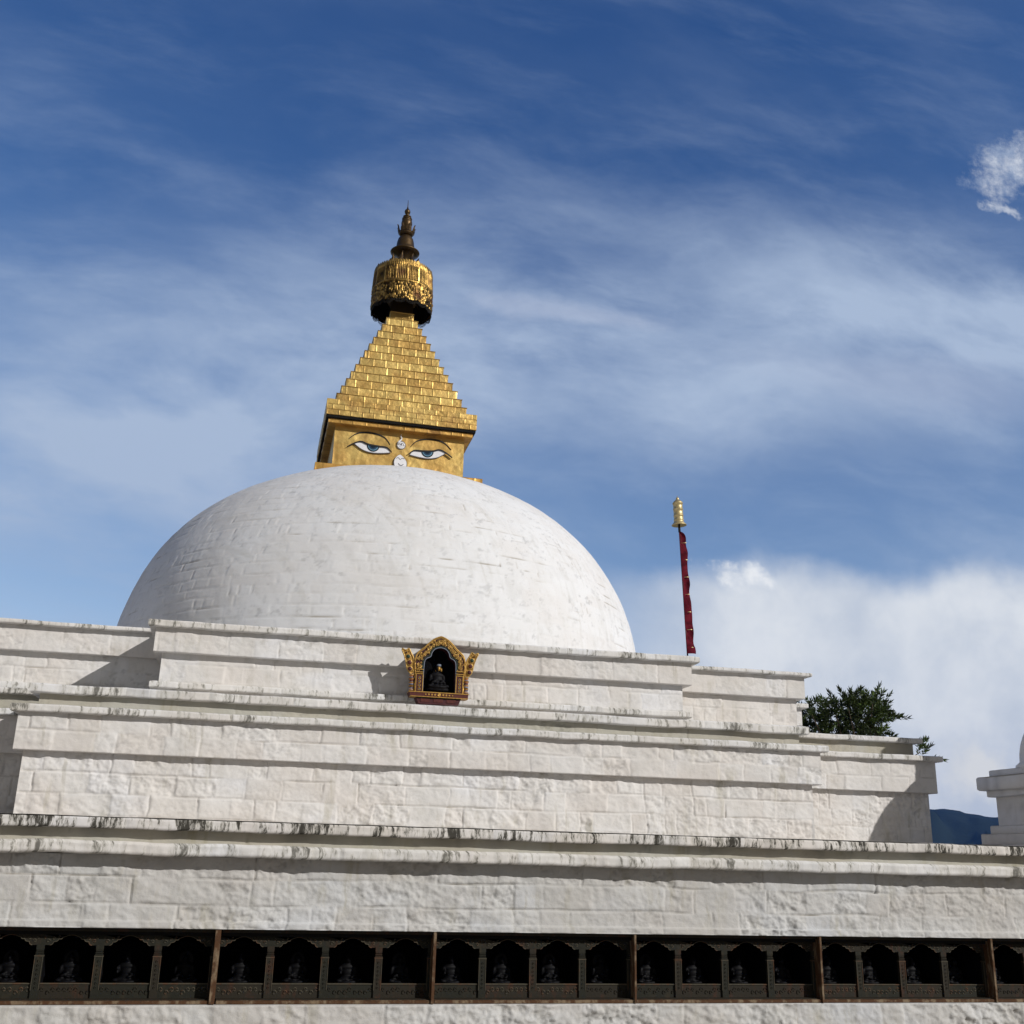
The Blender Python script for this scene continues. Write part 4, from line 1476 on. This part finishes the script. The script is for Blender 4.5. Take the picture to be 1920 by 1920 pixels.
o = bpy.data.objects.new('seated_statue', figure_mesh('shrine_statue', M['statue_black'], 1.22, 21, False, .0075))
COL.objects.link(o)
o.location = (SX, FYs + .085, zz(1.985))
tag(o, 'small dark seated figure with gilded face inside the red and gold arched shrine', 'statue')
bm = bmesh.new()
q = bmesh.ops.create_icosphere(bm, subdivisions=3, radius=1)
bmesh.ops.transform(bm, matrix=Matrix.Translation((SX, FYs + .078, zz(1.985) + .312)) @ Matrix.Diagonal((.023, .034, .031, 1)), verts=q['verts'])
for sg in (-1, 1):
    lathe(bm, [(.006, 0), (.012, .02), (.005, .05)], 8, (SX + sg * .034, FYs + .085, zz(2.262)))
lathe(bm, [(.028, 0), (.030, .01), (.028, .026), (.012, .03)], 14, (SX, FYs + .085, zz(2.328)), 1)
mk = from_bm('head_cover', bm, [M['gold_paint'], M['bluegrey']], None, True)
mk.parent = o
mk.data.transform(Matrix.Translation(-Vector(o.location)))

# ------------------------------------------------------------------ banner pole
PB = Vector((9.53, 22.8, E + 1.72))
PT = Vector((9.245, 22.8, E + 8.26))
pole = empty('banner_pole', PB)
tag(pole, 'thin leaning pole with dark red banner and brass bell-shaped finial beside the dome', 'flagpole')
ax = (PT - PB).normalized()
qx = ax.to_track_quat('Z', 'Y').to_matrix().to_4x4()


def pp(h): return PB + ax * h


Q = 1.425


Lp = (PT - PB).length
bm = bmesh.new()
tube(bm, [pp(-.1), pp(Lp - .80)], .017, 10)
tube(bm, [pp(Lp - .88), pp(Lp - .64)], .028, 10)
from_bm('pole', bm, M['dark_metal'], pole)
bm = bmesh.new()
h0 = Lp - .72
prof = [(.002, .03), (.098, .0), (.122, .002), (.124, .010), (.10, .035), (.082, .06), (.078, .08), (.083, .085), (.083, .10), (.078, .105), (.077, .16), (.083, .165), (.083, .175), (.077, .18),
        (.078, .27), (.084, .275), (.084, .285), (.077, .29), (.078, .37), (.086, .376), (.086, .388), (.070, .41), (.045, .435), (.024, .45), (.028, .463), (.022, .478), (.008, .49), (.002, .52)]
lathe(bm, [(a * Q, b * Q) for a, b in prof], 28, pp(h0), 0, qx)
from_bm('bell_finial', bm, M['gold_pale'], pole)
# banner: a narrow strip tied along the pole
nb = 110
P = np.zeros((nb, 9, 3)); side = Vector((1, 0, 0))
hb = 2.80
for i in range(nb):
    f = i / (nb - 1)
    h = hb + (h0 - .16 - hb) * f
    wd = .176 + .014 * math.sin(f * 5 + 1) + .007 * math.sin(f * 23 + 1) + .006 * math.sin(f * 47)
    if f > .93: wd *= max(.12, math.sqrt(max(0, 1 - ((f - .93) / .07) ** 2)))
    if f < .06: wd *= 1.05
    for j in range(9):
        g = j / 8
        p = pp(h) + side * (-.020 + wd * g) + Vector((0, -.028 - .030 * math.sin(g * 3.0) * math.cos(f * 17) - .026 * math.sin(f * 31 + g * 2) * g, 0))
        p.z += .008 * math.sin(f * 40) * g
        P[i, j] = p
Pb = P.copy(); Pb[:, :, 1] += .005
o = grid_mesh('banner', [(P[::-1], None, False), (Pb, None, False)], M['cloth'], pole)
bm = bmesh.new()
for k in range(7):
    f = .05 + k * .145
    p = pp(hb + (h0 - .2 - hb) * f) + side * .11
    box(bm, p.x - .022, p.x + .014, p.y - .072, p.y - .066, p.z - .008, p.z + .008)
    tube(bm, [(p.x, p.y - .068, p.z), pp(hb + (h0 - .2 - hb) * f) + Vector((0, 0, 0))], .006, 5)
from_bm('tie', bm, M['gold_pale'], pole)

# ------------------------------------------------------------------ small stupa on the right
TX, TY = 10.97, 12.5
ss_ = empty('corner_stupa', (TX, TY, E + .2))
tag(ss_, 'small white stupa in shade at the right edge, standing on the plinth corner', 'stupa')


def sq(h): return square(h, TX, TY)


SS = dict(amp=.006)
body = ring('body', sq(.94), [(.0, E + .56), (.0, E + 1.0)], 'stone', M['small'], ss_, .04, 101, ch=.3, mw=.4, amp=.006)
ring('step', sq(1.25), slab_prof(0, E + .255, E + .345, -.4), 'slab', M['small'], ss_, .05, 102, cap=E + .342, **SS)
ring('step', sq(1.11), slab_prof(0, E + .33, E + .485, -.4), 'slab', M['small'], ss_, .05, 103, cap=E + .482, **SS)
ring('step', sq(1.02), slab_prof(0, E + .47, E + .593, -.4), 'slab', M['small'], ss_, .05, 104, cap=E + .59, **SS)
ring('cornice', sq(1.02), slab_prof(0, E + .97, E + 1.066, -.4), 'slab', M['small'], ss_, .05, 105, cap=E + 1.06, **SS)
ring('ledge', sq(1.105), slab_prof(0, E + 1.058, E + 1.24, -.4, .02), 'slab', M['small'], ss_, .05, 106, cap=E + 1.235, amp=.009)
ring('step', sq(.98), slab_prof(0, E + 1.23, E + 1.33, -.4), 'slab', M['small'], ss_, .05, 107, cap=E + 1.325, **SS)
bm = bmesh.new()
dp = [(1.0, 1.28), (1.035, 1.32), (1.03, 1.37), (.985, 1.41)]
dp += [(.975 * math.cos(a_), 1.42 + .90 * math.sin(a_)) for a_ in [R(x_) for x_ in range(0, 86, 7)]]
lathe(bm, [(a_, E + b_) for a_, b_ in dp], 64, (TX, TY, 0))
from_bm('dome', bm, M['small'], ss_, True)
bm = bmesh.new()
box(bm, TX - .30, TX + .30, TY - .30, TY + .30, E + 2.22, E + 2.86, 0, .01)
box(bm, TX - .40, TX + .40, TY - .40, TY + .40, E + 2.86, E + 2.97, 0, .01)
from_bm('tower', bm, M['small'], ss_)
bm = bmesh.new()
for k in range(13):
    f = k / 12
    r_ = .22 - .14 * f
    z_ = E + 2.97 + k * .075
    lathe(bm, [(r_ * .8, z_), (r_, z_ + .02), (r_, z_ + .05), (r_ * .78, z_ + .075)], 24, (TX, TY, 0))
lathe(bm, [(.10, E + 3.94), (.2, E + 3.97), (.2, E + 4.02), (.05, E + 4.09), (.09, E + 4.19), (.07, E + 4.29), (.01, E + 4.44)], 24, (TX, TY, 0))
from_bm('spire', bm, M['gold_trim'], ss_)


# ------------------------------------------------------------------ tree behind the terraces
def make_tree():
    bx, by = 13.1, 22.2
    root = empty('dark_leafed_tree', (bx, by, 0))
    tag(root, 'dark green leafy tree rising behind the right end of the white terraces', 'tree')
    rnd = random.Random(7)
    bm = bmesh.new()
    tube(bm, [(bx, by, -.1), (bx + .06, by, 1.2), (bx - .05, by + .05, 2.4), (bx + .1, by, 3.4)], .17, 10, 0, lambda t_: 1 - .55 * t_)
    # limbs end where the leaf masses stand (x, y, z, spread)
    ends = []
    targets = [(-1.35, 0, 4.05), (-1.48, .3, 4.62), (-1.22, -.3, 4.88), (-1.0, .1, 4.5), (-.78, .2, 4.62), (-.55, -.2, 4.92), (-.95, -.2, 4.1), (-.45, .3, 4.25), (-.35, .2, 4.6),
               (-.28, -.3, 4.98), (.02, .1, 4.62), (.20, .1, 4.98), (.40, -.2, 5.14), (.58, .1, 5.08), (.64, 0, 4.86), (.38, .2, 4.75), (.15, -.2, 4.35), (.30, .1, 4.15), (.0, .1, 4.0),
               (-.6, .1, 3.95), (.40, .4, 3.9), (.58, .1, 4.42), (1.56, -.1, 4.12), (1.62, 0, 4.05), (-1.1, .4, 3.7), (.2, .4, 3.7)]
    start = Vector((bx + .05, by, 3.0))
    for t_ in targets:
        e = Vector((bx + t_[0], by + t_[1], t_[2]))
        mid = start.lerp(e, .5) + Vector((rnd.uniform(-.1, .1), rnd.uniform(-.1, .1), rnd.uniform(-.15, .1)))
        pts3 = [start, start.lerp(mid, .5) + Vector((0, 0, -.04)), mid, mid.lerp(e, .5) + Vector((0, 0, .05)), e]
        tube(bm, pts3, .045, 6, 0, lambda q: 1 - .8 * q)
        ends.append((e, (e - mid).normalized()))
    from_bm('trunk', bm, M['bark'], root)
    V, F, C = [], [], []

    def leaf(p, d, L_, W, tn):
        d = d.normalized()
        sd = d.cross(Vector((rnd.uniform(-1, 1), rnd.uniform(-1, 1), rnd.uniform(.3, 1)))).normalized()
        up = d.cross(sd)
        b = len(V)
        pts_ = [p, p + d * L_ * .35 + sd * W, p + d * L_ + up * -.01, p + d * L_ * .35 - sd * W, p + d * L_ * .45 + up * W * .35]
        for v in pts_: V.append(v); C.append(tn)
        F.extend([(b, b + 1, b + 4), (b + 1, b + 2, b + 4), (b + 2, b + 3, b + 4), (b + 3, b, b + 4)])

    for (e, d0) in ends:
        big = e.x < bx + .69 or e.z < 3.95
        nsp = 36 if big else 5
        for s_ in range(nsp):
            off = Vector((rnd.gauss(0, .13), rnd.gauss(0, .18), rnd.gauss(0, .11)))
            base = e + off
            out = (off + d0 * .10 + Vector((0, 0, .01)))
            if out.length < .01: out = Vector((0, 0, 1))
            out.normalize()
            sprig = rnd.uniform(.13, .25)
            tn0 = rnd.uniform(.35, 1.5) * (1.15 if e.x > bx + .3 else .8)
            for l in range(13):
                f = l / 12
                p = base + out * sprig * f + Vector((0, 0, -.04 * f * f))
                ang = l * 2.4
                sd = out.orthogonal().normalized(); sd.rotate(Matrix.Rotation(ang, 3, out))
                dd = out * (.55 + .7 * f) + sd * (1 - .6 * f)
                k_ = tn0 * rnd.uniform(.75, 1.25)
                leaf(p, dd, rnd.uniform(.09, .16), rnd.uniform(.014, .024), (k_, k_ * rnd.uniform(.9, 1.05), k_ * .8, 1))
    me = bpy.data.meshes.new('crown')
    me.from_pydata([tuple(v) for v in V], [], F)
    at = me.color_attributes.new('tint', 'FLOAT_COLOR', 'POINT')
    at.data.foreach_set('color', np.array(C, np.float32).ravel())
    link('crown', me, M['leaf'], root)


make_tree()

# ------------------------------------------------------------------ air
bm = bmesh.new()
box(bm, -2600, 3400, -400, 3900, -1.0, 420)
mh, th_ = new_mat('air')
pv = th_.n('ShaderNodeVolumePrincipled', {'Color': (0.14, 0.36, 1.0, 1), 'Density': 0.00007, 'Anisotropy': 0.0})
th_.t.links.new(pv.outputs[0], th_.n('ShaderNodeOutputMaterial').inputs['Volume'])
hz = from_bm('haze', bm, mh)
tag(hz, kind='stuff')
